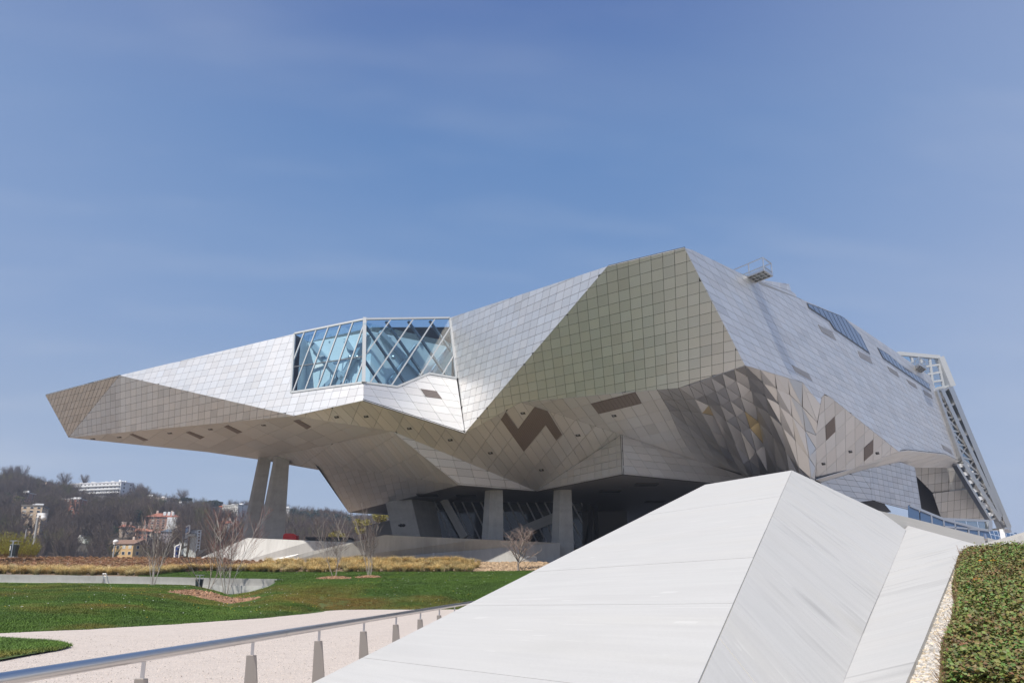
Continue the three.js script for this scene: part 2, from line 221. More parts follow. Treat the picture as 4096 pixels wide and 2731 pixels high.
// the twisted apron of triangular panels that turns the soffit into the east leg
const z6 = ([x, y]) => [2500 + x / 2.9363, 1400 + y / 2.9363];
const twist = [
  [[380, 468], [450, 590], [525, 715], [590, 868], [655, 1000], [720, 1110], [785, 1200], [850, 1300]],
  [[505, 458], [575, 585], [645, 710], [730, 880], [800, 1020], [870, 1140], [930, 1245], [990, 1342]],
  [[632, 445], [700, 580], [770, 718], [865, 905], [945, 1060], [1010, 1190], [1070, 1290], [1120, 1380]],
  [[755, 412], [825, 575], [905, 740], [1020, 950], [1100, 1110], [1160, 1230], [1220, 1340], [1260, 1422]],
  [[883, 368], [940, 530], [990, 650], [1045, 770], [1160, 1010], [1230, 1190], [1310, 1330], [1370, 1455]],
  [[1010, 320], [1065, 485], [1122, 645], [1190, 825], [1300, 1110], [1390, 1330], [1440, 1440], [1480, 1530]],
  [[1145, 272], [1180, 428], [1235, 595], [1300, 770], [1365, 955], [1460, 1290], [1500, 1440], [1540, 1600]],
  [[1285, 225], [1310, 362], [1360, 550], [1410, 722], [1468, 915], [1540, 1190], [1590, 1400], [1620, 1640]],
  [[1412, 178], [1443, 305], [1483, 468], [1530, 635], [1575, 840], [1640, 1110], [1690, 1450], [1715, 1690]],
  [[1592, 230], [1620, 375], [1655, 540], [1692, 737], [1740, 1000], [1790, 1340], [1830, 1540], [1850, 1720]],
  [[1762, 280], [1783, 450], [1812, 635], [1852, 893], [1900, 1190], [1945, 1480], [1970, 1620], [1990, 1750]],
  [[1918, 325], [1937, 520], [1965, 775], [2005, 1060], [2042, 1370], [2080, 1560], [2100, 1670], [2110, 1770]],
  [[2087, 378], [2085, 665], [2118, 945], [2160, 1255], [2185, 1500], [2200, 1620], [2210, 1700], [2215, 1790]],
  [[2300, 640], [2262, 850], [2250, 1000], [2250, 1160], [2242, 1380], [2235, 1520], [2230, 1650], [2228, 1800]]].map(c => c.map(z6));
{
  const n = twist.length, m = 8, W = twist.map(c => c.map(() => NaN)), inv = (p, pl) => -1 / hit(p[0], p[1], pl).z;
  for (let j = 0; j < m; j++) W[0][j] = inv(twist[0][j], plS7);
  for (let i = 0; i < 9; i++) W[i][0] = inv(twist[i][0], plP);
  for (let i = 9; i < n; i++) W[i][0] = inv(twist[i][0], plR);
  for (let i = 0; i < 6; i++) W[i][m - 1] = inv(twist[i][m - 1], plS6b);
  const low = 1 / -hit(twist[5][7][0], twist[5][7][1], plS6b).z, dR = 1 / W[13][0];
  for (let i = 6; i < n; i++) W[i][m - 1] = lerp(low, 1 / (dR + 6), sm((i - 5) / 8));
  for (let j = 1; j < m - 1; j++) W[13][j] = lerp(W[13][0], W[13][m - 1], j / (m - 1));
  const fixed = W.map(c => c.map(v => !isNaN(v)));
  for (let i = 0; i < n; i++) for (let j = 0; j < m; j++) if (!fixed[i][j]) W[i][j] = W[i][0];
  for (let k = 0; k < 400; k++) for (let i = 1; i < n - 1; i++) for (let j = 1; j < m - 1; j++) if (!fixed[i][j]) W[i][j] = (W[i - 1][j] + W[i + 1][j] + W[i][j - 1] + W[i][j + 1]) / 4;
  const G = twist.map((c, i) => c.map((p, j) => at(p[0], p[1], 1 / W[i][j])));
  const bp = [];
  for (let i = 0; i < n - 1; i++) for (let j = 0; j < m - 1; j++) {
    for (const [q, lift] of [[[G[i][j], G[i + 1][j], G[i + 1][j + 1]], 1], [[G[i][j], G[i + 1][j + 1], G[i][j + 1]], 2]]) {
      const pl = plane(...q), amt = clamp((i - 2) / 6) * (lift === 2 ? .15 : .03) * (i > 10 ? .45 : 1) * (.7 + .6 * hash(i, j, lift));
      const t = q.map(p => p.clone()); t[lift === 2 ? 2 : 1].addScaledVector(pl.n, amt);
      const p2 = plane(...t), fr = frameOf(p2, t[0], t[1].clone().sub(t[0])), P = inset(t.map(fr.to2), .03); if (Math.abs(area2(P)) < .05) continue;
      const goldReflection = (lift === 1 && ((i === 7 && j === 4) || (i === 3 && j === 2))) || (lift === 2 && i === 7 && j === 3);  // a few panels carry a golden reflection tinted into their colour
      const k = .64 + .08 * hash(i, j, 8 + lift), col = goldReflection ? [.78, .64, .38] : hash(i, j, 3 + lift) > .55 ? [k, k * .985, k * .97] : [k, k, k * 1.01];
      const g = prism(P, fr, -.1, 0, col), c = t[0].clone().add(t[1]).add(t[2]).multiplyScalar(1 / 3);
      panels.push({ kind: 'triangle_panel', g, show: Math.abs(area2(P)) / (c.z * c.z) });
      for (const p of [q[0], q[1], q[2]]) { const b = p.clone().addScaledVector(pl.n, -.2); bp.push(b.x, b.y, b.z); }
    }
  }
  backs.push(geom(bp, null, bp.map(() => 0).slice(0, bp.length / 3 * 2), null));
}
facet(S, plS7, [[2083, 1608], [2541, 1566], [2629, 1559], ...twist[0].slice(1), [2485, 1738]], [[2363.5, 1614.8, 2541.4, 1568], [2394.9, 1655, 2567.1, 1612.9], 1], [[2363.5, 1614.8, 2394.9, 1655], [2541.4, 1567, 2567.1, 1612.9], 4], 'soffit', { gap: .032 });

{ // the 300 largest panels of each kind are parts of their own, the rest of a kind is one part
  const byKind = {};
  for (const p of panels) (byKind[p.kind] ||= []).push(p);
  for (const [kind, list] of Object.entries(byKind)) {
    list.sort((a, b) => b.show - a.show);
    const mat = kind === 'cladding_panel' || kind === 'wall_panel' ? M.clad : kind === 'triangle_panel' ? M.tri : M.soffit;
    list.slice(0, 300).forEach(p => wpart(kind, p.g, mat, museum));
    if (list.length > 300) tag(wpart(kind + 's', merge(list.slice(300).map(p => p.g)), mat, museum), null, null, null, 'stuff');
  }
  wpart('facade_backing', merge(backs), M.dark, museum);
}
function louvre(pl, poly, along, n, h = .02, name = 'louvre') {               // a recessed-looking grille: frame plate and separate blades
  const pts = w3(poly, pl), fr = frameOf(pl, pts[0], pts[1].clone().sub(pts[0])), P = pts.map(fr.to2);
  const m = part(name, prism(P, fr, -.05, h).applyMatrix4(new THREE.Matrix4().makeTranslation(-MB.x, -MB.y, -MB.z)), M.louvre, museum);
  const a = fr.to2(hit(along[0], along[1], pl)), b = fr.to2(hit(along[2], along[3], pl)), L = Math.hypot(b[0] - a[0], b[1] - a[1]), d = [(b[0] - a[0]) / L, (b[1] - a[1]) / L], k = [-d[1], d[0]], v = P.map(p => k[0] * p[0] + k[1] * p[1]), lo = Math.min(...v), st = (Math.max(...v) - lo) / n;
  const bl = []; for (const [C] of cells(inset(P, .04), { m: k, o: lo, step: st }, null, .07)) bl.push(prism(C, fr, h, h + .03));
  if (bl.length) part('blades', merge(bl).applyMatrix4(new THREE.Matrix4().makeTranslation(-MB.x, -MB.y, -MB.z)), M.louvre, m);
}
louvre(plS2, wMark, [2005, 1678, 2094.5, 1804.3], 24);
louvre(plS7, [[2363.5, 1614.8], [2541.4, 1568], [2567.1, 1612.9], [2394.9, 1655]], [2363.5, 1614.8, 2394.9, 1655], 12);
louvre(plW2, [[1680.6, 1554.5], [1745.5, 1564], [1768.3, 1595.6], [1703.4, 1586.8]], [1680.6, 1554.5, 1745.5, 1564], 5);
for (const q of [[[516.6, 1737], [528.3, 1733.7], [591.5, 1758.5], [573.7, 1763.2]], [[742.2, 1729], [756.3, 1724.3], [817.1, 1747.8], [800.7, 1755.7]], [[894.4, 1705.6], [910.8, 1700], [968.4, 1726.7], [948.2, 1733.7]], [[1172, 1682.2], [1194, 1677.5], [1244.6, 1705.6], [1226.8, 1716.4]]]) louvre(plS1, q, [...q[0], ...q[1]], 6);
for (const q of [[[3303.3, 1703], [3339.7, 1664.8], [3342.4, 1726], [3306.4, 1761.6]], [[3457.2, 1791], [3494.7, 1757.8], [3493.9, 1812], [3457.2, 1844.7]]]) louvre(plU1, q, [...q[0], ...q[1]], 8);
M.louvrePale = metal(.52, .5, .49, .6);
{ const keep = M.louvre; M.louvre = M.louvrePale;
  for (const q of [[[3272.7, 1297], [3327.6, 1325], [3345.4, 1362], [3288, 1327.6]], [[3430.9, 1401.5], [3480.6, 1427], [3492, 1456.4], [3441, 1428.3]], [[3549.5, 1462.8], [3589, 1487], [3599, 1510], [3561, 1485.7]], [[3626, 1515], [3663, 1536.7], [3670.7, 1555.9], [3638.8, 1535.5]], [[3693.6, 1558.4], [3726.8, 1577.6], [3733, 1595.4], [3701, 1578.8]], [[3167.4, 1458], [3234.3, 1493], [3250.7, 1523.5], [3183, 1486]], [[3766, 1776], [3806, 1800], [3812, 1817], [3775, 1795]]]) louvre(plR, q, [...q[0], ...q[1]], 4);
  M.louvre = keep; }
function recess(px, py, pl, w = 11, h = 5) {                                   // a dark recessed fitting with its lamp head
  const q = [[px - w, py - h * .6], [px + w * .6, py - h], [px + w, py + h * .6], [px - w * .6, py + h]], pts = w3(q, pl), fr = frameOf(pl, pts[0], pts[1].clone().sub(pts[0])), P = pts.map(fr.to2);
  const T = new THREE.Matrix4().makeTranslation(-MB.x, -MB.y, -MB.z), m = part('downlight_recess', prism(P, fr, -.04, .012).applyMatrix4(T), M.dark, museum);
  const c = P.reduce((s, p) => [s[0] + p[0] / 4, s[1] + p[1] / 4], [0, 0]); part('lamp_head', prism(P.map(p => [c[0] + (p[0] - c[0]) * .35, c[1] + (p[1] - c[1]) * .35 + .12]), fr, .012, .05).applyMatrix4(T), M.greyPaint, m);
}
for (const [x, y] of [[370, 1755.7], [475.4, 1748.7], [678, 1732.8], [840.5, 1717.3], [1053.6, 1701]]) recess(x, y, plS1, 11, 3);
for (const [x, y] of [[1346, 1668], [1464, 1666], [1637, 1714], [1801, 1760], [1962, 1812], [2166, 1880], [2091.7, 1652.7], [2312, 1741]]) recess(x, y, plS2);
recess(2457, 1663, plS7); for (const [x, y] of [[3402.8, 1806.4], [3510.8, 1812.5], [3295, 1855]]) recess(x, y, plU1, 9, 6);

// roof, rear and flat underside close the volume
{
  const gA = hit(1177, 1334, plW1), gF = FT.clone().lerp(FB, .5), top = [T0, T2, gA, V(gA.x + .8, gA.y, gA.z - 3.2), V(gF.x, FT.y - .1, gF.z - 4), V(QTL.x + .6, QTL.y - .3, QTL.z - 2.6), QTL, QTR, AP, ...roofR.map(p => hit(p[0], p[1], plR))].map(p => p.clone().add(V(0, -.06, 0)));
  const sil = [hit(1300, 2030, plS5), hit(1276, 1880, plS4), hit(1030, 1837, plS1), hit(829, 1808, plS1)].map(p => p.clone());
  const rearB = [hit(2330, 2112, plB), hit(1620, 2064, plB), X2];
  const back = [V(66.5, 29, -131), V(50, 28, -160), ...[rearB[0], rearB[1], X2, sil[1], sil[2], sil[3]].map((p, i) => V(p.x, [28, 27, 25.5, 25, 24.5, 24][i], p.z))], all = [...top, ...back], tri = THREE.ShapeUtils.triangulateShape(all.map(p => new THREE.Vector2(p.x, p.z)), []);
  const pos = []; for (const t of tri) for (const k of t) pos.push(all[k].x, all[k].y, all[k].z);
  wpart('roof', geom(pos), M.roof, museum);
  const ring = [top[top.length - 1], ...back, T1], w = [], yb = [hit(3848, 1848, plR).y, 19, 15, V3.y, V3.y, V3.y, sil[1].y, sil[2].y, sil[3].y, T1.y];
  ring[ring.length - 1] = V(T0.x, T0.y, T0.z);
  for (let i = 0; i < ring.length - 1; i++) { const a = ring[i], b = ring[i + 1], last = i === ring.length - 2, c = last ? T1 : V(b.x, yb[i + 1], b.z), d = V(a.x, yb[i], a.z); for (const p of [a, b, c, a, c, d]) w.push(p.x, p.y, p.z); }
  wpart('rear_wall', geom(w), M.roof, museum);
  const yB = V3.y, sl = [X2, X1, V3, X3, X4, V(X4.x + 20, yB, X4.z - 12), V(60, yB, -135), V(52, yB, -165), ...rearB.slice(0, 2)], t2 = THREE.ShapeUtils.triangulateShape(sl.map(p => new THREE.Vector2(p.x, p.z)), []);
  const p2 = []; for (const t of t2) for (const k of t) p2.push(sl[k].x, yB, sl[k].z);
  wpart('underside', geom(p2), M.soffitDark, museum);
  for (const [x, y] of [[2440, 1963], [2585, 1937], [2620, 2006], [1710, 1980], [1865, 1982]]) { const c = hit(x, y, plB); wpart('ceiling_grille', box(2.6, .08, 2.6).translate(c.x, yB - .03, c.z), M.dark, museum); }
}

// corner gallery behind slanting glass
{
  const T = g => g.applyMatrix4(new THREE.Matrix4().makeTranslation(-MB.x, -MB.y, -MB.z));
  function glazing(pl, poly, A, B, dir) {
    const pts = w3(poly, pl), fr = frameOf(pl, pts[0], pts[1].clone().sub(pts[0])), P0 = pts.map(fr.to2), P = inset(P0, .16);
    const fa = family(A, pl, fr), fb = B ? { ...family(B, pl, fr), step: 60 } : null;
    const frame = tag(new THREE.Group()); frame.name = 'glazed_wall'; museum.add(frame);
    const ring = []; for (let i = 0; i < P0.length; i++) { const a = fr.to3(P0[i], -.02), b = fr.to3(P0[(i + 1) % P0.length], -.02); ring.push(bar(a, b, .22, .2, fr.n)); }
    part('window_frame', T(merge(ring)), M.paleFrame, frame);
    for (const [C] of cells(P, fa, fb, .14)) part('pane', T(prism(C, fr, -.06, -.03)), M.glass, frame);
    const strips = (f, w, h0, h1, name, mat) => { const v = P.map(p => (f.m[0] * p[0] + f.m[1] * p[1] - f.o) / f.step); for (let k = Math.ceil(Math.min(...v)); k <= Math.max(...v); k++) { let Q = clip(clip(P, f.m, f.o + k * f.step - w / 2, 1), f.m, f.o + k * f.step + w / 2, -1); if (Q.length >= 3) part(name, T(prism(Q, fr, h0, h1)), mat, frame); } };
    strips(fa, .13, -.1, .06, 'mullion', M.paleFrame); if (fb) strips(fb, .1, -.14, -.02, 'transom', M.steelDark);
    if (dir) strips(family(dir, pl, fr), .2, -.55, -.25, 'truss_bar', M.steelDark);
    return pts;
  }
  const a = glazing(plW1, [[1177, 1334], [1458, 1276], [1453.6, 1529.3], [1163, 1569.5]], [[1260.1, 1327, 1172.3, 1565.1], [1410.4, 1294.2, 1318.8, 1544.2], 3], [[1173.8, 1465.4, 1449, 1425.2], [1163, 1569.5, 1453, 1529], 1]);
  const b = glazing(plW2, [[1458, 1276], [1799, 1271], [1826, 1512.4], [1715.5, 1493.6], [1587.5, 1547.2], [1453.6, 1529.3]], [[1480.4, 1529.3, 1645.5, 1285.3], [1676.8, 1507, 1798.8, 1312.1], 2], null, [[1471.4, 1304.6, 1629.2, 1527.9], [1647, 1286.8, 1797.3, 1505.5], 2]);
  wpart('corner_post', merge([bar(FT.clone().add(V(0, .1, .05)), hit(1453.6, 1530, plW1).add(V(0, 0, .05)), .36, .36)]), M.paleFrame, museum);
  const yF = Math.min(a[3].y, a[2].y, b[2].y, b[4].y) - .6, yT = Math.min(a[0].y, QTL.y) - .15, A = a[0].clone(), C = QTL.clone(), Fm = FT.clone().lerp(FB, .5), A2 = V(A.x + .8, 0, A.z - 3.2), F2 = V(Fm.x, 0, Fm.z - 4), C2 = V(C.x + .6, 0, C.z - 2.6), Wp = t => t < .58 ? A2.clone().lerp(F2, t / .58) : F2.clone().lerp(C2, (t - .58) / .42), In = d => [V(A.x + .6, 0, A.z - .6 - d), V(Fm.x, 0, Fm.z - .7 - d * .5), V(C.x + .3, 0, C.z - .3)];
  const quad = (p, q, y0, y1) => geom([p.x, y0, p.z, q.x, y0, q.z, q.x, y1, q.z, p.x, y0, p.z, q.x, y1, q.z, p.x, y1, p.z]);
  wpart('gallery_wall', merge([quad(A2, F2, yF, yT), quad(F2, C2, yF, yT), quad(In(0)[0], A2, yF, yT), quad(In(0)[2], C2, yF, yT)]), M.room, museum);
  const fl = (y) => { const q = [In(0)[0], In(0)[1], In(0)[2], C2, F2, A2], t = THREE.ShapeUtils.triangulateShape(q.map(p => new THREE.Vector2(p.x, p.z)), []), o = []; for (const s of t) for (const k of s) o.push(q[k].x, y, q[k].z); return geom(o); };
  wpart('gallery_floor', fl(yF), M.beam, museum); wpart('skylight', fl(yT), M.glass, museum);
  for (let i = 0; i < 7; i++) { const t = i / 6, p = In(0)[0].clone().lerp(In(0)[2], t * .92 + .04), q = Wp(t * .92 + .04); p.y = q.y = yT - .35; wpart('ceiling_baffle', bar(p.add(V(.3, 0, -1)), q, .5, .14), M.beam, museum); }
  for (const [t0, t1, f0, f1] of [[.05, .5, .95, .05], [.3, .02, .4, 0], [.36, .64, .9, .1], [.62, .93, 1, .2], [.55, .3, .95, .2], [.8, .62, .9, 0], [.96, .8, .95, .1]]) { const p = Wp(t0), q = Wp(t1); p.y = lerp(yF, yT, f0); q.y = lerp(yF, yT, f1); p.z += .5; q.z += .5; wpart('truss_beam', bar(p, q, .5), M.beam, museum); }
  for (const t of [.42, .66]) { const p = Wp(t); p.y = lerp(yF, yT, .62); p.z += 1.2; wpart('spotlight', merge([new THREE.SphereGeometry(.28, 10, 8).translate(p.x, p.y, p.z), new THREE.SphereGeometry(.28, 10, 8).translate(p.x + .8, p.y, p.z), bar(V(p.x, p.y, p.z), V(p.x - .8, p.y - 1.4, p.z - .5), .12)]), M.steel, museum); }
}
// glazing strips of the east face
for (const [w, l1, l2, n] of [[win1, [3249.7, 1223, 3263.8, 1248.5], [3419.4, 1322.4, 3455, 1396.4], 8], [win2, [3545, 1420, 3560, 1447], [3690, 1520, 3705, 1548], 9]]) {
  const pl = { n: plR.n, d: plR.d + .05 }, pts = w3(w, pl), fr = frameOf(pl, pts[0], pts[1].clone().sub(pts[0])), P = pts.map(fr.to2), T = g => g.applyMatrix4(new THREE.Matrix4().makeTranslation(-MB.x, -MB.y, -MB.z));
  const g = part('window_strip', T(prism(P, fr, -.1, 0)), M.steelDark, museum);
  M.blueGlass ||= new THREE.MeshPhysicalMaterial({ color: new THREE.Color().setRGB(.05, .1, .2), roughness: .04, metalness: 0, ior: 1.6, clearcoat: 1, clearcoatRoughness: .03, side: THREE.DoubleSide });
  for (const [C] of cells(inset(P, .12), family([l1, l2, n], pl, fr), null, .14)) part('pane', T(prism(C, fr, 0, .04)), M.blueGlass, g);
}
// cleaning gantries that reach out over the east face
function gantry(i0, i1, o0, o1, r0, posts) {
  const A = hit(...i0, plR), B = hit(...i1, plR), y = (A.y + B.y) / 2; A.y = B.y = y; const C = onGround(...o0, y), D = onGround(...o1, y), up = at(...r0, -C.z).y - y;
  const g = new THREE.Group(); g.name = 'cleaning_gantry'; museum.add(g); const back = C.clone().sub(A).multiplyScalar(-1.1); const A0 = A.clone().add(back), B0 = B.clone().add(back), T = G => G.applyMatrix4(new THREE.Matrix4().makeTranslation(-MB.x, -MB.y, -MB.z));
  const U = (p, h) => p.clone().add(V(0, h, 0)), mid = A.clone().lerp(C, .12);
  part('platform', T(merge([bar(A0, C, .18, .22), bar(B0, D, .18, .22), bar(C, D, .18, .22), bar(A0.clone().lerp(B0, .3), C.clone().lerp(D, .3), .1, .16), bar(A0.clone().lerp(B0, .7), C.clone().lerp(D, .7), .1, .16), ...[.25, .5, .62, .75, .88].map(t => bar(A0.clone().lerp(C, t), B0.clone().lerp(D, t), .1, .1))])), M.steel, g);
  part('deck', T(geom([A0, B0, D, A0, D, C].flatMap(p => [p.x, p.y + .12, p.z]))), std(.45, .5, .5, .5), g);
  const rails = []; for (const h of [up, up * .28]) rails.push(bar(U(A0, h), U(C, h), .09), bar(U(C, h), U(D, h), .09), bar(U(D, h), U(B0, h), .09));
  part('guard_rail', T(merge(rails)), M.steel, g);
  for (const p of [C, D, mid, A0, B0]) part('rail_post', T(bar(p, U(p, up), .1)), M.steel, g);
}
gantry([2990.6, 1105.9], [3025.5, 1124.6], [3056.3, 1077.8], [3089.8, 1100.5], [3053.6, 1029.6]);
gantry([3664, 1472], [3684, 1488], [3680, 1458], [3706, 1474], [3682, 1428]);

// concrete columns, inclined pylon and blades under the volume
const solid = (bot, top) => { const n = bot.length, pos = [], uv = []; const q = (a, b, c, d) => { const L = a.distanceTo(b), H = a.distanceTo(d); for (const [p, u] of [[a, [0, 0]], [b, [L, 0]], [c, [L, H]], [a, [0, 0]], [c, [L, H]], [d, [0, H]]]) { pos.push(p.x, p.y, p.z); uv.push(u[0] + a.x * .37, u[1] + a.z * .21); } }; for (let i = 0; i < n; i++) q(bot[i], bot[(i + 1) % n], top[(i + 1) % n], top[i]); for (const ring of [bot, top]) for (let i = 1; i < n - 1; i++) for (const p of [ring[0], ring[i], ring[i + 1]]) { pos.push(p.x, p.y, p.z); uv.push(p.x, p.z); } return geom(pos, null, uv); };
function column(L, Cr, Rr, Db, Dt, ext) {                                     // three front edges given as [bottom, top], then a rear edge
  const bt = [L, Cr, Rr].map(e => at(...e[0], Db)), tp = [L, Cr, Rr].map(e => at(...e[1], Dt)); bt[0].z -= ext; tp[0].z -= ext * .8; const k0 = (-bt[0].z) / Db, k1 = (-tp[0].z) / Dt; bt[0] = at(...L[0], Db * k0); tp[0] = at(...L[1], Dt * k1);
  bt.push(at(Rr[0][0] - 2, Rr[0][1], Db + 2.2)); tp.push(at(Rr[1][0] - 2, Rr[1][1], Dt + 2));
  for (const p of tp) p.y += .25;
  return wpart('column', solid(bt, tp), M.concrete, museum);
}
const dC = -hit(1975, 1956, plB).z + 1.2, dC3 = -hit(2255, 1954, plB).z + 1.2;
column([[1918.4, 2264], [1941.6, 1955.6]], [[1948.4, 2264], [1961.3, 1956]], [[2015.5, 2264], [2010.7, 1956.3]], dC - 1, dC, 1.1);
column([[2201, 2264], [2215.9, 1955]], [[2233.5, 2264], [2240.3, 1955]], [[2299, 2264], [2285.2, 1953]], dC3 - 1, dC3, 1.1);
{
  const z8 = ([x, y]) => [850 + x / 5.0575, 1950 + y / 5.0575], e = (b, t) => [z8(b), z8(t)], S4D = (x, y, pl) => -hit(x, y, pl).z;
  const d0 = S4D(1030, 1830, plS1) - .5;
  column(e([565, 1075], [925, -600]), e([648, 1075], [964, -600]), e([915, 1075], [1190, -600]), d0 - 3, d0, .4);
  column(e([905, 1075], [1236, -590]), e([990, 1075], [1298, -590]), e([1447, 1075], [1552, -590]), d0 - 6, d0 - 3, .4);
  const py = (x, y, D) => at(x, y, D), D = 112;
  wpart('pylon', solid([py(1572, 2150, D + 3), py(1683, 2155, D), py(1771, 2155, D + 4), py(1700, 2150, D + 14)], [py(1542, 2010, D + 5), py(1643, 1985, D + 2), py(1734, 1990, D + 6), py(1660, 1990, D + 16)]), M.concrete, museum);
}
// glazed lobby below
{
  const D = 118, q = [[1690, 1990], [2330, 1990], [2330, 2190], [1690, 2190]], pl = planeN(V(.08, 0, 1).normalize(), at(1900, 2080, D)), pts = w3(q, pl), fr = frameOf(pl, pts[0], pts[1].clone().sub(pts[0])), P = pts.map(fr.to2), T = g => g.applyMatrix4(new THREE.Matrix4().makeTranslation(-MB.x, -MB.y, -MB.z));
  const f = family([[1806, 1996, 1879, 2150], [2030, 2005, 2110, 2165], 6], pl, fr), g = new THREE.Group(); g.name = 'lobby_glazing'; museum.add(g);
  for (const [C] of cells(P, f, null, .12)) part('pane', T(prism(C, fr, -.04, 0)), M.darkGlass, g);
  const v = P.map(p => (f.m[0] * p[0] + f.m[1] * p[1] - f.o) / f.step); for (let k = Math.ceil(Math.min(...v)); k <= Math.max(...v); k++) { const Q = clip(clip(P, f.m, f.o + k * f.step - .1, 1), f.m, f.o + k * f.step + .1, -1); if (Q.length >= 3) part('mullion', T(prism(Q, fr, -.1, .12)), M.greyPaint, g); }
  const a = at(1775, 2000, D - 3), b = at(1858, 2150, D - 3); wpart('strut', bar(a, b, 1), M.concrete, museum); wpart('strut', bar(at(2020, 2150, D - 4), at(2230, 2065, D - 4), .9, 1.2), M.concrete, museum);
  wpart('lobby_wall', merge([box(30, 12, .3, 3, 10, -134), box(.3, 12, 16, -12, 10, -126), box(30, .3, 16, 3, 4.2, -126), box(16, .3, 10, -4, 8, -124), box(8, 4, .3, -4, 6, -125)]), std(.16, .16, .155, .8), museum);
  wpart('lobby_frame', merge([box(.5, 10, .5, 11, 8, -121), box(.5, 10, .5, 12.2, 8, -124), bar(V(10, 4, -122), V(12, 13, -124), .5)]), M.dark, museum);
  wpart('wall_light', merge([box(.9, .22, .2).translate(...at(1607, 2101, 111).toArray()), new THREE.SphereGeometry(.22, 8, 6).translate(...at(1603, 2101, 110.8).toArray()), new THREE.SphereGeometry(.22, 8, 6).translate(...at(1613, 2101, 110.8).toArray())]), M.dark, museum);
  wpart('rear_block', merge([solid([at(1465, 2155, 135), at(1600, 2160, 135), at(1600, 2160, 145), at(1465, 2155, 145)], [at(1460, 2103, 135), at(1600, 2070, 135), at(1600, 2070, 145), at(1460, 2103, 145)])]), std(.3, .3, .3, .6), museum);
}
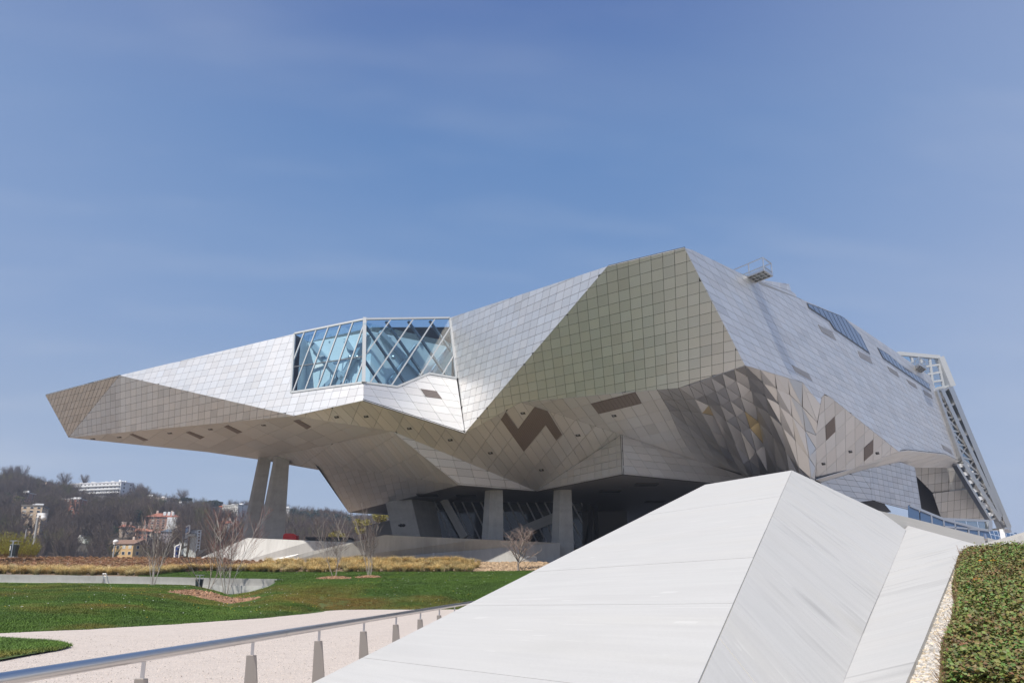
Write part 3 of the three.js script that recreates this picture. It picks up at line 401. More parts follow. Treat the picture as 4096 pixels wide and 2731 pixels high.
// the steel-and-glass prow at the far east end
{
  const T = g => g.applyMatrix4(new THREE.Matrix4().makeTranslation(-MB.x, -MB.y, -MB.z)), h0 = hit(3743, 1560, plR);
  const pl = planeN(V(.42, -.1, .9).normalize(), h0.clone().add(V(0, 0, .3))), p = (x, y) => hit(x, y, pl), g = new THREE.Group(); g.name = 'glass_prow'; museum.add(g);
  const strip = (poly, fam, w, mat, fr0) => { const pts = w3(poly, pl), fr = frameOf(pl, pts[0], pts[1].clone().sub(pts[0])); for (const [C] of cells(pts.map(fr.to2), family(fam, pl, fr), null, w)) part('pane', T(prism(C, fr, -.06, 0)), mat, g); };
  const E = [[3803, 1546, 4046, 2128], [3796, 1550, 4031, 2112], [3762, 1558, 3999, 2066], [3743, 1562, 3848, 1848]];
  for (const [e, w, mat] of [[E[1], 1.0, M.steel], [E[2], .7, M.steel], [[3848, 1850, 3995, 2080], .7, M.steel], [[3743, 1562, 3848, 1848], .4, M.steel], [[3821, 1857, 3958, 2082], .4, M.steel]]) part('raking_beam', T(bar(p(e[0], e[1]), p(e[2], e[3]), w, .8, pl.n)), mat, g);
  const outer = solid([p(4031, 2118), p(4050, 2128), p(4050, 2128).add(V(2, 0, -6)), p(4031, 2118).add(V(2, 0, -6))], [p(3796, 1548), p(3806, 1545), p(3806, 1545).add(V(2, 0, -6)), p(3796, 1548).add(V(2, 0, -6))]); part('edge_cladding', T(outer), metal(.6, .63, .68, .35), g);
  for (let k = 0; k < 10; k++) { const t = k / 9, a = [lerp(3762, 3999, t), lerp(1558, 2066, t)], b = [lerp(3796, 4031, t), lerp(1550, 2112, t)]; part('cross_bar', T(bar(p(a[0], a[1] + 12), p(...b), .28, .4, pl.n)), M.steel, g); if (k < 9) { const t2 = (k + 1) / 9, c = [lerp(3762, 3999, t2), lerp(1558, 2066, t2)], d = [lerp(3796, 4031, t2), lerp(1550, 2112, t2)]; const pts = [a, b, d, c].map(q => p(q[0], q[1] + 6)), fr = frameOf(pl, pts[0], pts[1].clone().sub(pts[0])); part('pane', T(prism(pts.map(fr.to2), fr, -.5, -.44)), M.darkGlass, g); } }
  for (let k = 0; k < 9; k++) { const t = k / 9, t2 = (k + 1) / 9, q = s => s < .6 ? [lerp(3743, 3848, s / .6), lerp(1562, 1848, s / .6)] : [lerp(3848, 3958, (s - .6) / .4), lerp(1850, 2080, (s - .6) / .4)], a = q(t), c = q(t2), b = [lerp(3762, 3999, t), lerp(1558, 2066, t)], d = [lerp(3762, 3999, t2), lerp(1558, 2066, t2)];
    const pts = [a, b, d, c].map(z => p(...z)), fr = frameOf(pl, pts[0], pts[2].clone().sub(pts[0])); part('pane', T(prism(pts.map(fr.to2), fr, -.5, -.44)), M.darkGlass, g);
    part('lattice_bar', T(bar(p(...a), p(...d), .26, .3, pl.n)), M.steel, g); part('lattice_bar', T(bar(p(...c), p(...d), .26, .3, pl.n)), M.steel, g); part('lattice_bar', T(bar(p(...b), p(...c), .2, .26, pl.n)), M.steel, g); }
  for (let k = 0; k < 7; k++) { const t = k / 6, a = [lerp(3840, 3948, t), lerp(1862, 2062, t)], b = [lerp(3876, 3985, t), lerp(1858, 2050, t)]; part('purlin', T(bar(p(...a), p(...b), .5, .25, pl.n)), M.white, g); }
  // upright lattice on top
  const tl = planeN(V(.3, 0, .95).normalize(), h0.clone().add(V(0, 0, -1.5))), t = (x, y) => hit(x, y, tl), B = (a, b, w, mat = M.paleFrame, name = 'lattice_bar') => part(name, T(bar(t(...a), t(...b), w, w, tl.n)), mat, g);
  B([3592, 1414], [3758, 1429], .55); B([3758, 1429], [3806, 1547], 1.0); B([3806, 1546], [3755, 1552], .4); B([3755, 1552], [3738, 1560], .35); B([3738, 1556], [3722, 1512], .3);
  for (const [x, y, x2, y2] of [[3644, 1420, 3652, 1450], [3683, 1424, 3690, 1470], [3719, 1427, 3732, 1535], [3757, 1460, 3775, 1545]]) B([x, y], [x2, y2], .32);
  for (const [x, y, x2, y2] of [[3705, 1466, 3762, 1458], [3712, 1497, 3768, 1488], [3722, 1528, 3772, 1521]]) B([x, y], [x2, y2], .3);
  for (let k = 0; k < 16; k++) { const y = 1432 + k * 7.2; B([3640 + k * 5.2 + (k > 4 ? 5 : 0), y], [3757 + k * 1.1, y - 6], .14, M.steel, 'louvre_blade'); }
  const tp = [[3596, 1416], [3757, 1430], [3803, 1546], [3740, 1556], [3715, 1505]], pts = w3(tp, tl), fr = frameOf(tl, pts[0], pts[1].clone().sub(pts[0])); for (const [C] of cells(pts.map(fr.to2), family([[3683, 1424, 3690, 1500], [3719, 1427, 3732, 1535], 1], tl, fr), null, .1)) part('pane', T(prism(C, fr, -.5, -.45)), M.glass, g);
  // recess behind the block and low glazing at the foot
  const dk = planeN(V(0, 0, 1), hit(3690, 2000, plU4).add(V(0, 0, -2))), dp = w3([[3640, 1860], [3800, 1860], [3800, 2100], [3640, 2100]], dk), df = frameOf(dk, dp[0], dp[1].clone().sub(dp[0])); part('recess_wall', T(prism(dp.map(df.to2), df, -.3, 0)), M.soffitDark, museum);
  const lg = planeN(V(.25, .0, .96).normalize(), at(3850, 2150, 92)), low = (poly, fam, famB, name, mat) => { const q = w3(poly, lg), f = frameOf(lg, q[0], q[1].clone().sub(q[0])); const P = q.map(f.to2); for (const [C] of cells(P, family(fam, lg, f), famB ? family(famB, lg, f) : null, .16)) part('pane', T(prism(C, f, -.06, 0)), mat, n0); };
  const n0 = new THREE.Group(); n0.name = 'foot_glazing'; museum.add(n0);
  const rl = (a, b, w = .25) => part('rail', T(bar(hit(...a, lg), hit(...b, lg), w, w, lg.n)), M.steel, n0);
  low([[3635, 2020], [3700, 2048], [3773, 2076], [3922, 2117], [3955, 2122], [3972, 2160], [3972, 2240], [3635, 2240]], [[3729, 2060, 3732, 2120], [3872, 2104, 3878, 2190], 3], null, '', M.blueGlass);
  rl([3640, 2022], [3773, 2076]); rl([3773, 2076], [3922, 2117]); rl([3922, 2117], [3957, 2122]); rl([3773, 2105], [3955, 2122], .18); rl([3774, 2075], [3957, 2083], .22); for (const [x, y] of [[3725, 2057], [3774, 2077], [3820, 2090], [3873, 2104], [3913, 2114]]) rl([x, y], [x + 6, y + 60], .18); rl([3957, 2083], [3958, 2122], .5); rl([3945, 2085], [3957, 2118], .22);
  low([[3773, 2079], [3957, 2085], [3957, 2120], [3922, 2115]], [[3820, 2078, 3826, 2110], [3866, 2080, 3872, 2115], 1], null, '', M.darkGlass);
  const cg = planeN(V(.2, .35, .9).normalize(), at(4030, 2170, 96)), cq = w3([[3958, 2122], [4046, 2130], [4068, 2130], [4096, 2180], [4130, 2250], [3975, 2250]], cg), cf = frameOf(cg, cq[0], cq[1].clone().sub(cq[0])); for (const [C] of cells(cq.map(cf.to2), family([[3978, 2128, 4000, 2200], [4010, 2130, 4032, 2200], 2], cg, cf), family([[3965, 2135, 4090, 2165], [3975, 2160, 4100, 2190], 1], cg, cf), .14)) part('roof_pane', T(prism(C, cf, -.05, 0)), M.blueGlass, n0);
}

// ---------------------------------------------------------------- ground: gravel, mound, lawn, planting terraces
const K = 4096 / 2352, gpt = (x, y, h = 0) => onGround(x * K, y * K, h);
const sOf = px => (px - CX) / F / 1.035;                                       // sideways metres per metre ahead, near the ground
const interp = (x, T) => { if (x <= T[0][0]) return T[0][1]; for (let i = 1; i < T.length; i++) if (x <= T[i][0]) return lerp(T[i - 1][1], T[i][1], (x - T[i - 1][0]) / (T[i][0] - T[i - 1][0])); return T[T.length - 1][1]; };
const lawnEdge = [[-300, 1463], [0, 1455], [200, 1445.5], [400, 1434], [600, 1420], [690, 1411], [722, 1406.5], [736, 1403.5], [790, 1400.5], [850, 1400], [990, 1400], [1060, 1399], [1300, 1398], [1700, 1397]];
const edgeTab = lawnEdge.map(([x, y]) => { const p = gpt(x, y); return [p.x / -p.z, -p.z]; });
const tab = T => T.map(([px, v]) => [sOf(px), v]);
const H66 = tab([[-400, 1.55], [0, 1.55], [400, 1.5], [766, 1.36], [850, 1.02], [930, .62], [1010, .84], [1106, 1.38], [1300, 1.5], [1700, 1.55], [2100, 1.6], [2600, 1.7]]);
const H72 = tab([[0, 2.12], [600, 2.0], [1100, 1.78], [1130, 1.7], [1700, 1.85], [2600, 2.0]]), H85 = tab([[0, 3.0], [700, 2.8], [1100, 2.55], [1900, 2.6], [2600, 2.8]]), H97 = tab([[0, 4.2], [800, 4.15], [1150, 3.8], [1900, 3.75], [2600, 3.75]]);
function wallD(s) { return lerp(70, 72, clamp((s - sOf(0)) / (sOf(1106) - sOf(0)))); }
function groundH(x, z) {
  const D = -z; if (D <= 15) return 0;
  const s = x / D, e = interp(s, edgeTab); let h;
  const h66 = interp(s, H66), wd = s < sOf(1106) ? wallD(s) : 72, h72 = interp(s, H72);
  if (D < e) h = 0;
  else if (D < 67) { const t = (D - e) / (67 - e), left = clamp((sOf(760) - s) / .05); h = h66 * lerp(t, 1 - Math.pow(1 - t, 1.7), left * .8 + .15); h += (noise(x * .35, z * .35, 71) - .5) * .16 * sm(clamp(t * 4)) * (1 - clamp((t - .8) * 5)); }
  else if (D < wd + (s < sOf(1106) ? .9 : 0)) h = s < sOf(1106) ? h66 : lerp(h66, h72, (D - 67) / (wd - 67));
  else if (D < 85) h = lerp(h72, interp(s, H85), (D - wd) / (85 - wd));
  else if (D < 97) h = lerp(interp(s, H85), interp(s, H97), (D - 85) / 12);
  else if (D < 150) h = interp(s, H97); else h = lerp(interp(s, H97), -4, sm(clamp((D - 150) / 40)));
  return h;
}
function onLand(px, py) { const r = ray(px, py); for (let D = 16; D < 140; D += .1) { const p = r.clone().multiplyScalar(D); if (p.y + EYE <= groundH(p.x, p.z)) return V(p.x, groundH(p.x, p.z), p.z); } return at(px, py, 90); }
const lawnTex = makeTex(1024, (u, v) => { const p = fbm(u * 5, v * 5, 41, 4, 5), f = fbm(u * 90, v * 90, 47, 3, 90), q = fbm(u * 16, v * 16, 51, 3, 16); const dry = clamp((p - .52) * 5) * clamp(q * 1.6 - .2), k = .55 + f * .9; return [lerp(.05, .13, dry) * k, lerp(.105, .125, dry) * k, lerp(.016, .035, dry) * k]; });
const gravelTex = makeTex(1024, (u, v, i, j) => { const f = fbm(u * 130, v * 130, 61, 3, 130), g = fbm(u * 7, v * 7, 63, 4, 7), w = hash(i >> 1, j >> 1, 5); let k = .6 + (f - .5) * .42 + (g - .5) * .08 + (w > .985 ? .2 : w < .02 ? -.22 : 0); return [k * 1.0, k * .875, k * .775]; });
const gravelBump = makeTex(512, (u, v) => { const f = fbm(u * 64, v * 64, 61, 3, 64); return [f, f, f]; }, false);
{
  const xs = [], zs = []; for (let x = -95; x <= 75; x += x < -60 || x > 30 ? 2.5 : .8) xs.push(x); for (let D = -40; D <= 200; D += D < 14 ? 6 : D < 98 ? .7 : 3) zs.push(-D);
  const pos = [], uv = [], idx = [], n = xs.length; for (const z of zs) for (const x of xs) { pos.push(x, groundH(x, z) - (-z < interp(x / Math.max(1, -z), edgeTab) ? .05 : 0), z); uv.push(x, z); }
  const soil = []; for (let j = 0; j < zs.length - 1; j++) for (let i = 0; i < n - 1; i++) { const a = j * n + i, D = -zs[j], s = xs[i] / Math.max(1, D), px = CX + s * 1.035 * F; (D > (px < 560 ? 71.5 : px < 760 ? 83 : 84.5) ? soil : idx).push(a, a + 1, a + n + 1, a, a + n + 1, a + n); }
  solo('terrace_soil', geom(pos, soil, uv), std(.27, .2, .14, .95), 'brown mulched soil of the planted terrace', null, 'structure');
  solo('ground', geom(pos, idx, uv), std(1, 1, 1, .95, { map: uvScale(lawnTex, .07) }), 'grassy ground with a mound, rising to the museum', null, 'structure');
  const ep = [], ex = [], ez = []; for (let x = -24; x <= 120; x += 4) ex.push(x); for (let D = 86; D <= 190; D += 2) ez.push(-D);
  const eu = [], ei = []; for (const z of ez) for (const x of ex) { ep.push(x, Math.max(groundH(x, z), 3.4) + .06, z); eu.push(x, z); }
  for (let j = 0; j < ez.length - 1; j++) for (let i = 0; i < ex.length - 1; i++) { const z = ez[j], x = ex[i]; if (-z < 98 && x < 8) continue; const a = j * ex.length + i; ei.push(a, a + 1, a + ex.length + 1, a, a + ex.length + 1, a + ex.length); }
  solo('esplanade', geom(ep, ei, eu), std(.72, .74, .76, .9, { map: uvScale(gravelTex, .3) }), 'pale paved forecourt under and beside the museum', null, 'structure');
  const fp = [V(8, 0, -28), V(120, 0, -28), V(120, 0, -87), V(8, 0, -87)]; solo('forecourt', geom(fp.flatMap((p, i) => [p.x, i > 1 ? 3.44 : 1.2, p.z]), [0, 1, 2, 0, 2, 3], fp.flatMap(p => [p.x, p.z])), std(.72, .74, .76, .9, { map: uvScale(gravelTex, .3) }), 'pale gravel forecourt hidden behind the concrete slab', null, 'structure');
  const qp = []; for (const D of [20, 60, 100, 140]) qp.push([V(-.66 * D - 2, groundH(-.66 * D - 2, -D) + .06, -D), V(-160, .5, -D)]);
  const qv = []; for (let i = 0; i < 3; i++) { const [a, b] = qp[i], [d, c] = qp[i + 1]; for (const p of [a, c, b, a, d, c]) qv.push(p.x, p.y, p.z); } solo('added_pale_ground', geom(qv, null, qv.map((v, i) => v).slice(0, qv.length / 3 * 2)), std(.4, .38, .35, .9), 'pale ground sheet added out of view at left for the steel to reflect', null, 'structure');  // unseen pale sheet added so the steel tip mirrors less green
  const plain = new THREE.RingGeometry(95, 5000, 64, 6).rotateX(-Math.PI / 2).translate(0, -6, -60); solo('plain', plain, std(.26, .25, .2, .95), 'flat land and riverside far around the park', null, 'structure');
  const front = lawnEdge.filter(([x]) => x >= 0).map(([x, y]) => gpt(x, y)).map(p => p.add(V((noise(p.x * 2, p.z, 5) - .5) * .3, 0, (noise(p.z * 2, p.x, 6) - .5) * .3)));
  const fine = []; for (let i = 0; i < front.length - 1; i++) for (let k = 0; k < 14; k++) { const p = front[i].clone().lerp(front[i + 1], k / 14); p.z += (noise(p.x * 3, 1, 8) - .5) * .5; fine.push(p); }
  const out = [V(-95, 0, -30), V(-30, 0, -28.5), ...fine, V(20, 0, -56), V(20, 0, 38), V(-95, 0, 38)];
  const g = new THREE.ShapeGeometry(new THREE.Shape(out.map(p => new THREE.Vector2(p.x, -p.z)))).rotateX(-Math.PI / 2).translate(0, .004, 0); { const a = g.attributes.position, u = []; for (let i = 0; i < a.count; i++) u.push(a.getX(i), a.getZ(i)); g.setAttribute('uv', new THREE.Float32BufferAttribute(u, 2)); }
  solo('gravel_path', g, std(1, 1, 1, .95, { map: uvScale(gravelTex, .45), bumpMap: uvScale(gravelBump, .9), bumpScale: .012 }), 'pinkish pale gravel path winding past the lawn', null, 'structure');
  const isl = [[-260, 1466], [0, 1470], [60, 1473], [120, 1477], [150, 1482], [160, 1488], [135, 1495], [90, 1503], [40, 1512], [0, 1520], [-260, 1545]].map(([x, y]) => gpt(x, y)), P = new THREE.Shape(isl.map(p => new THREE.Vector2(p.x, -p.z)));
  const gi = new THREE.ShapeGeometry(P).rotateX(-Math.PI / 2).translate(0, .05, 0); { const a = gi.attributes.position, u = []; for (let i = 0; i < a.count; i++) u.push(a.getX(i), a.getZ(i)); gi.setAttribute('uv', new THREE.Float32BufferAttribute(u, 2)); }
  solo('lawn_island', gi, std(1, 1, 1, .95, { map: uvScale(lawnTex, .07) }), 'small tongue of lawn reaching into the gravel path', null, 'structure');
  scene.userData.island = isl;
}

{ // loose grit and small stones on the nearer part of the path
  const r = rng(88), g = flat(new THREE.IcosahedronGeometry(1, 0)), L = []; for (let i = 0; i < 42000; i++) { const D = 4 + 24 * Math.pow(r(), 1.5), x = lerp(-.62 * D, -.02 * D, r()); const s = .0035 + .009 * Math.pow(r(), 3); L.push(new THREE.Matrix4().compose(V(x, .006, -D), new THREE.Quaternion().setFromEuler(new THREE.Euler(r() * 3, r() * 6, r() * 3)), V(s * 1.2, s * .7, s))); }
  const im = new THREE.InstancedMesh(g, std(1, 1, 1, .9), L.length); L.forEach((m, i) => { im.setMatrixAt(i, m); const k = r() > .8 ? .18 + .2 * r() : .5 + .3 * r(); im.setColorAt(i, new THREE.Color().setRGB(k, k * .88, k * .78)); }); im.name = 'path_grit'; scene.add(tag(im, 'loose grit and small stones scattered over the gravel path', 'grit', null, 'stuff'));
}

// ---------------------------------------------------------------- folded concrete slab in the foreground
const slabTex = (seed, stain) => makeTex(1024, (u, v, i, j) => { const st = fbm(u * 3, v * 46, seed, 5, 46), st2 = fbm(u * 9, v * 150, seed + 7, 3, 150), b = fbm(u * 4, v * 5, seed + 13, 4, 20), f = hash(i, j, seed), y = fbm(u * 2, v * 12, seed + 21, 3, 12); const dk = clamp((st * .55 + b * .6 - .62) * 4) * stain * (.35 + .65 * st2) ; let k = .545 + (st - .5) * .05 + (st2 - .5) * .05 + (b - .5) * .03 + (f - .5) * .035 - dk * .2; const w = noise(u * 14, v * 190, seed + 31); if (w > .93) k += .05; return [k * (1 + (y - .5) * .02), k * .985, k * (.945 - clamp(y - .5) * .06)]; });
const slabA = std(1, 1, 1, .8, { map: uvScale(slabTex(101, .35), .11), bumpMap: uvScale(concBump, .8), bumpScale: .002 }), slabB = std(1, 1, 1, .8, { map: uvScale(slabTex(151, 1.1), .13), bumpMap: uvScale(concBump, .8), bumpScale: .002 });
const d2 = (x, y) => [x * K, y * K];
const rid0 = at(...d2(1605, 1568), 5), apex = at(...d2(1820, 1080), 30), rd = apex.clone().sub(rid0), rTo = D => rid0.clone().addScaledVector(rd, (D - 5) / 25);
const qL = V(-.647, -.031, -1.049), wR = V(.183, -.457, .909), plSL = planeN(rd.clone().cross(qL).normalize(), apex), plSR = planeN(rd.clone().cross(wR).normalize(), apex);
const hd = (x, y, pl) => hit(x * K, y * K, pl);
const crease = [[2082, 1217], [2069, 1253], [2032, 1341], [2000, 1414], [1939, 1568]].map(([x, y]) => hd(x, y, plSR)), creaseFar = crease[1], creaseNear = crease[4];
const plRamp = plane(creaseFar, creaseNear, at(...d2(2158, 1388), 9.5)), cd = creaseNear.clone().sub(creaseFar);
const rampEdge = [[2215, 1262], [2200, 1285], [2158, 1388], [2126, 1469], [2084, 1568]].map(([x, y]) => hd(x, y, plRamp));
const slab = thing('concrete_slab', V(2, 0, -12), 'large folded pale concrete slab rising in the foreground with a sharp ridge', 'concrete slab');
function slabFace(pl, pts, dir, lines, mat, name) {
  const fr = frameOf(pl, pts[0], dir), P = inset(pts.map(fr.to2), .006);
  if (!lines) { wpart(name, prism(P, fr, -.25, 0), mat, slab); return; }
  const m = [0, 1]; const o = lines.map(p => fr.to2(p)[1]).sort((a, b) => a - b), cut = [-1e3, ...o, 1e3];
  for (let i = 0; i < cut.length - 1; i++) { const Q = clip(clip(P, m, cut[i] + .004, 1), m, cut[i + 1] - .004, -1); if (Q.length >= 3) wpart(name, prism(Q, fr, -.25, (hash(i, 3, 9) - .5) * .004), mat, slab); }
}
const joints = [2.9, 3.9, 4.9, 5.9, 7.4, 9.0].map(k => rTo(k * 2.46));
const Lnear = hd(715, 1568, plSL), L1 = hd(1620, 1113, plSL), Lext = Lnear.clone().add(Lnear.clone().sub(L1).multiplyScalar(.22)), creaseExt = creaseNear.clone().addScaledVector(cd, .45), edgeExt = rampEdge[4].clone().add(rampEdge[4].clone().sub(rampEdge[3]).multiplyScalar(2.2));
const jl = [...joints, ...[1.9].map(k => rTo(k * 2.46))];
slabFace(plSL, [rTo(1.2), apex, L1, Lnear, Lext], qL, [joints[0], joints[1], joints[2], joints[4], rTo(1.93 * 2.46)], slabA, 'slab_panel');
slabFace(plSR, [apex, rTo(1.2), creaseExt, creaseNear, ...crease.slice(0, 4).reverse(), hd(2024, 1175, plSR)], wR, [joints[0], joints[1], joints[3], joints[4], joints[5], rTo(2.45 * 2.46), rTo(1.6 * 2.46)], slabB, 'slab_panel');
{
  const farR = hd(2264.6, 1255.8, plRamp), farL = hd(2087, 1207.5, plRamp), across = rampEdge[2].clone().sub(crease[2]);
  slabFace(plRamp, [creaseExt, edgeExt, ...rampEdge.slice().reverse(), farR.clone().add(V(3, .4, -1)), farR, farL, ...crease.slice(0, 4), creaseNear].map((p, i, a) => i === 0 || i >= a.length - 5 ? p.clone().addScaledVector(across, -.16) : p).filter((p, i, a) => i === 0 || p.distanceTo(a[i - 1]) > .02), V(.95, .1, .3), [crease[2].clone().add(V(0, 0, -2.2)), crease[3].clone().add(V(0, 0, 1.4))], slabB, 'slab_panel');
  const side = [], base = [[Lext, Lnear], [Lnear, L1], [L1, apex], [apex, hd(2024, 1175, plSR)]]; for (const [a, b] of base) { const c = V(b.x, -.3, b.z), d = V(a.x, -.3, a.z); for (const p of [a, b, c, a, c, d]) side.push(p.x, p.y - .05, p.z); }
  wpart('slab_side', geom(side, null, side.map((v, i) => v * .3).slice(0, side.length / 3 * 2)), slabA, slab);
}
// parapet behind the slab, up to the right
{
  const pl = plane(hd(2024, 1175, plSR), at(4096, 2187, 41), at(4096, 2300, 41)), q = [[3515, 2042], [3634.8, 2069], [4096, 2187], [4180, 2209], [4180, 2300], [3900, 2300], [3522, 2150]], pts = w3(q, pl), fr = frameOf(pl, pts[0], pts[2].clone().sub(pts[0]));
  solo('parapet_wall', prism(pts.map(fr.to2), fr, -.35, 0), slabA, 'smooth pale concrete parapet wall behind the slab, below the glazing at right', 'wall');
  const ps = thing('white_pillar', at(4010, 2200, 60), 'leaning white pillar behind the parapet wall at far right', 'pillar');
  const g = solid([at(4016, 2230, 59), at(4040, 2230, 59), at(4040, 2230, 60.5), at(4016, 2230, 60.5)], [at(3999, 2116, 59), at(4019, 2116, 59), at(4019, 2116, 60.5), at(3999, 2116, 60.5)]); wpart('shaft', g, M.white, ps); wpart('cap', bar(at(3996, 2115, 59.5), at(4022, 2115, 59.5), 1.5, .12), M.steel, ps);
}

// ---------------------------------------------------------------- handrail beside the path
const railMat = metal(.6, .6, .61, .3), plateMat = metal(.42, .385, .35, .45);
{
  const px = [[333, 7.8], [587, 10.2], [738, 12.5], [838, 15], [910, 17.5], [966, 20], [1012, 22.6], [1050, 25.2]], y = [1503, 1463.5, 1440, 1424.5, 1411.5, 1402, 1395, 1390];
  const P = px.map(([x, D], i) => at(x * K, y[i] * K, D)); const a = P[0], b = P[5], dir = b.clone().sub(a).divideScalar(5); dir.y = 0; const h = .985;
  const rail = thing('handrail', V(a.x, 0, a.z), 'long round steel handrail on tapered plate posts beside the gravel path', 'handrail');
  const p = k => V(a.x + dir.x * k, h, a.z + dir.z * k);
  wpart('rail', merge([0, 1, 2].map(i => tube(p(-2.2 + i * 3.6), p(-2.2 + (i + 1) * 3.6 - (i < 2 ? .004 : 0)), .046, .046, 20))), railMat, rail);
  for (let k = -1; k <= 8; k++) { const c = p(k), s = new THREE.Shape([[-.05, .8], [.055, .8], [.165, -.05], [-.05, -.05]].map(q => new THREE.Vector2(...q)));
    const post = wpart('post', new THREE.ExtrudeGeometry(s, { depth: .02, bevelEnabled: true, bevelSize: .003, bevelThickness: .003, bevelSegments: 1 }).translate(c.x - .01, 0, c.z), plateMat, rail); part('stem', box(.035, .15, .012, c.x - rail.position.x, .87, c.z + .012 - rail.position.z), railMat, post); }
}
// railing plates beyond the hedge
{
  const f = thing('slab_railing', at(3950, 2207, 24), 'pointed grey plate posts of a railing rising behind the hedge', 'railing');
  const plate = (q, D) => wpart('post', solid(q.map(([x, y]) => at(x, y, D)), q.map(([x, y]) => at(x, y, D + .12))), plateMat, f);
  plate([[3946, 2212], [3962, 2212], [3949, 2140], [3941, 2140]], 24); plate([[4022, 2225], [4042, 2235], [4036, 2168], [4032, 2166]], 23);
  for (let k = 0; k < 5; k++) { const x = 4042 + k * 8, y = 2172 + k * 6; plate([[x, y + 62], [x + 5.5, y + 64], [x + 5.5, y + 4], [x, y]], 22.8 - k * .1); }
  wpart('rail', merge([tube(at(4033, 2164, 22.9), at(4068, 2190, 22.4), .03), tube(at(4067, 2188, 22.4), at(4076, 2240, 22.4), .03), tube(at(3941, 2138, 24), at(3945, 2158, 23.4), .035)]), railMat, f);
}

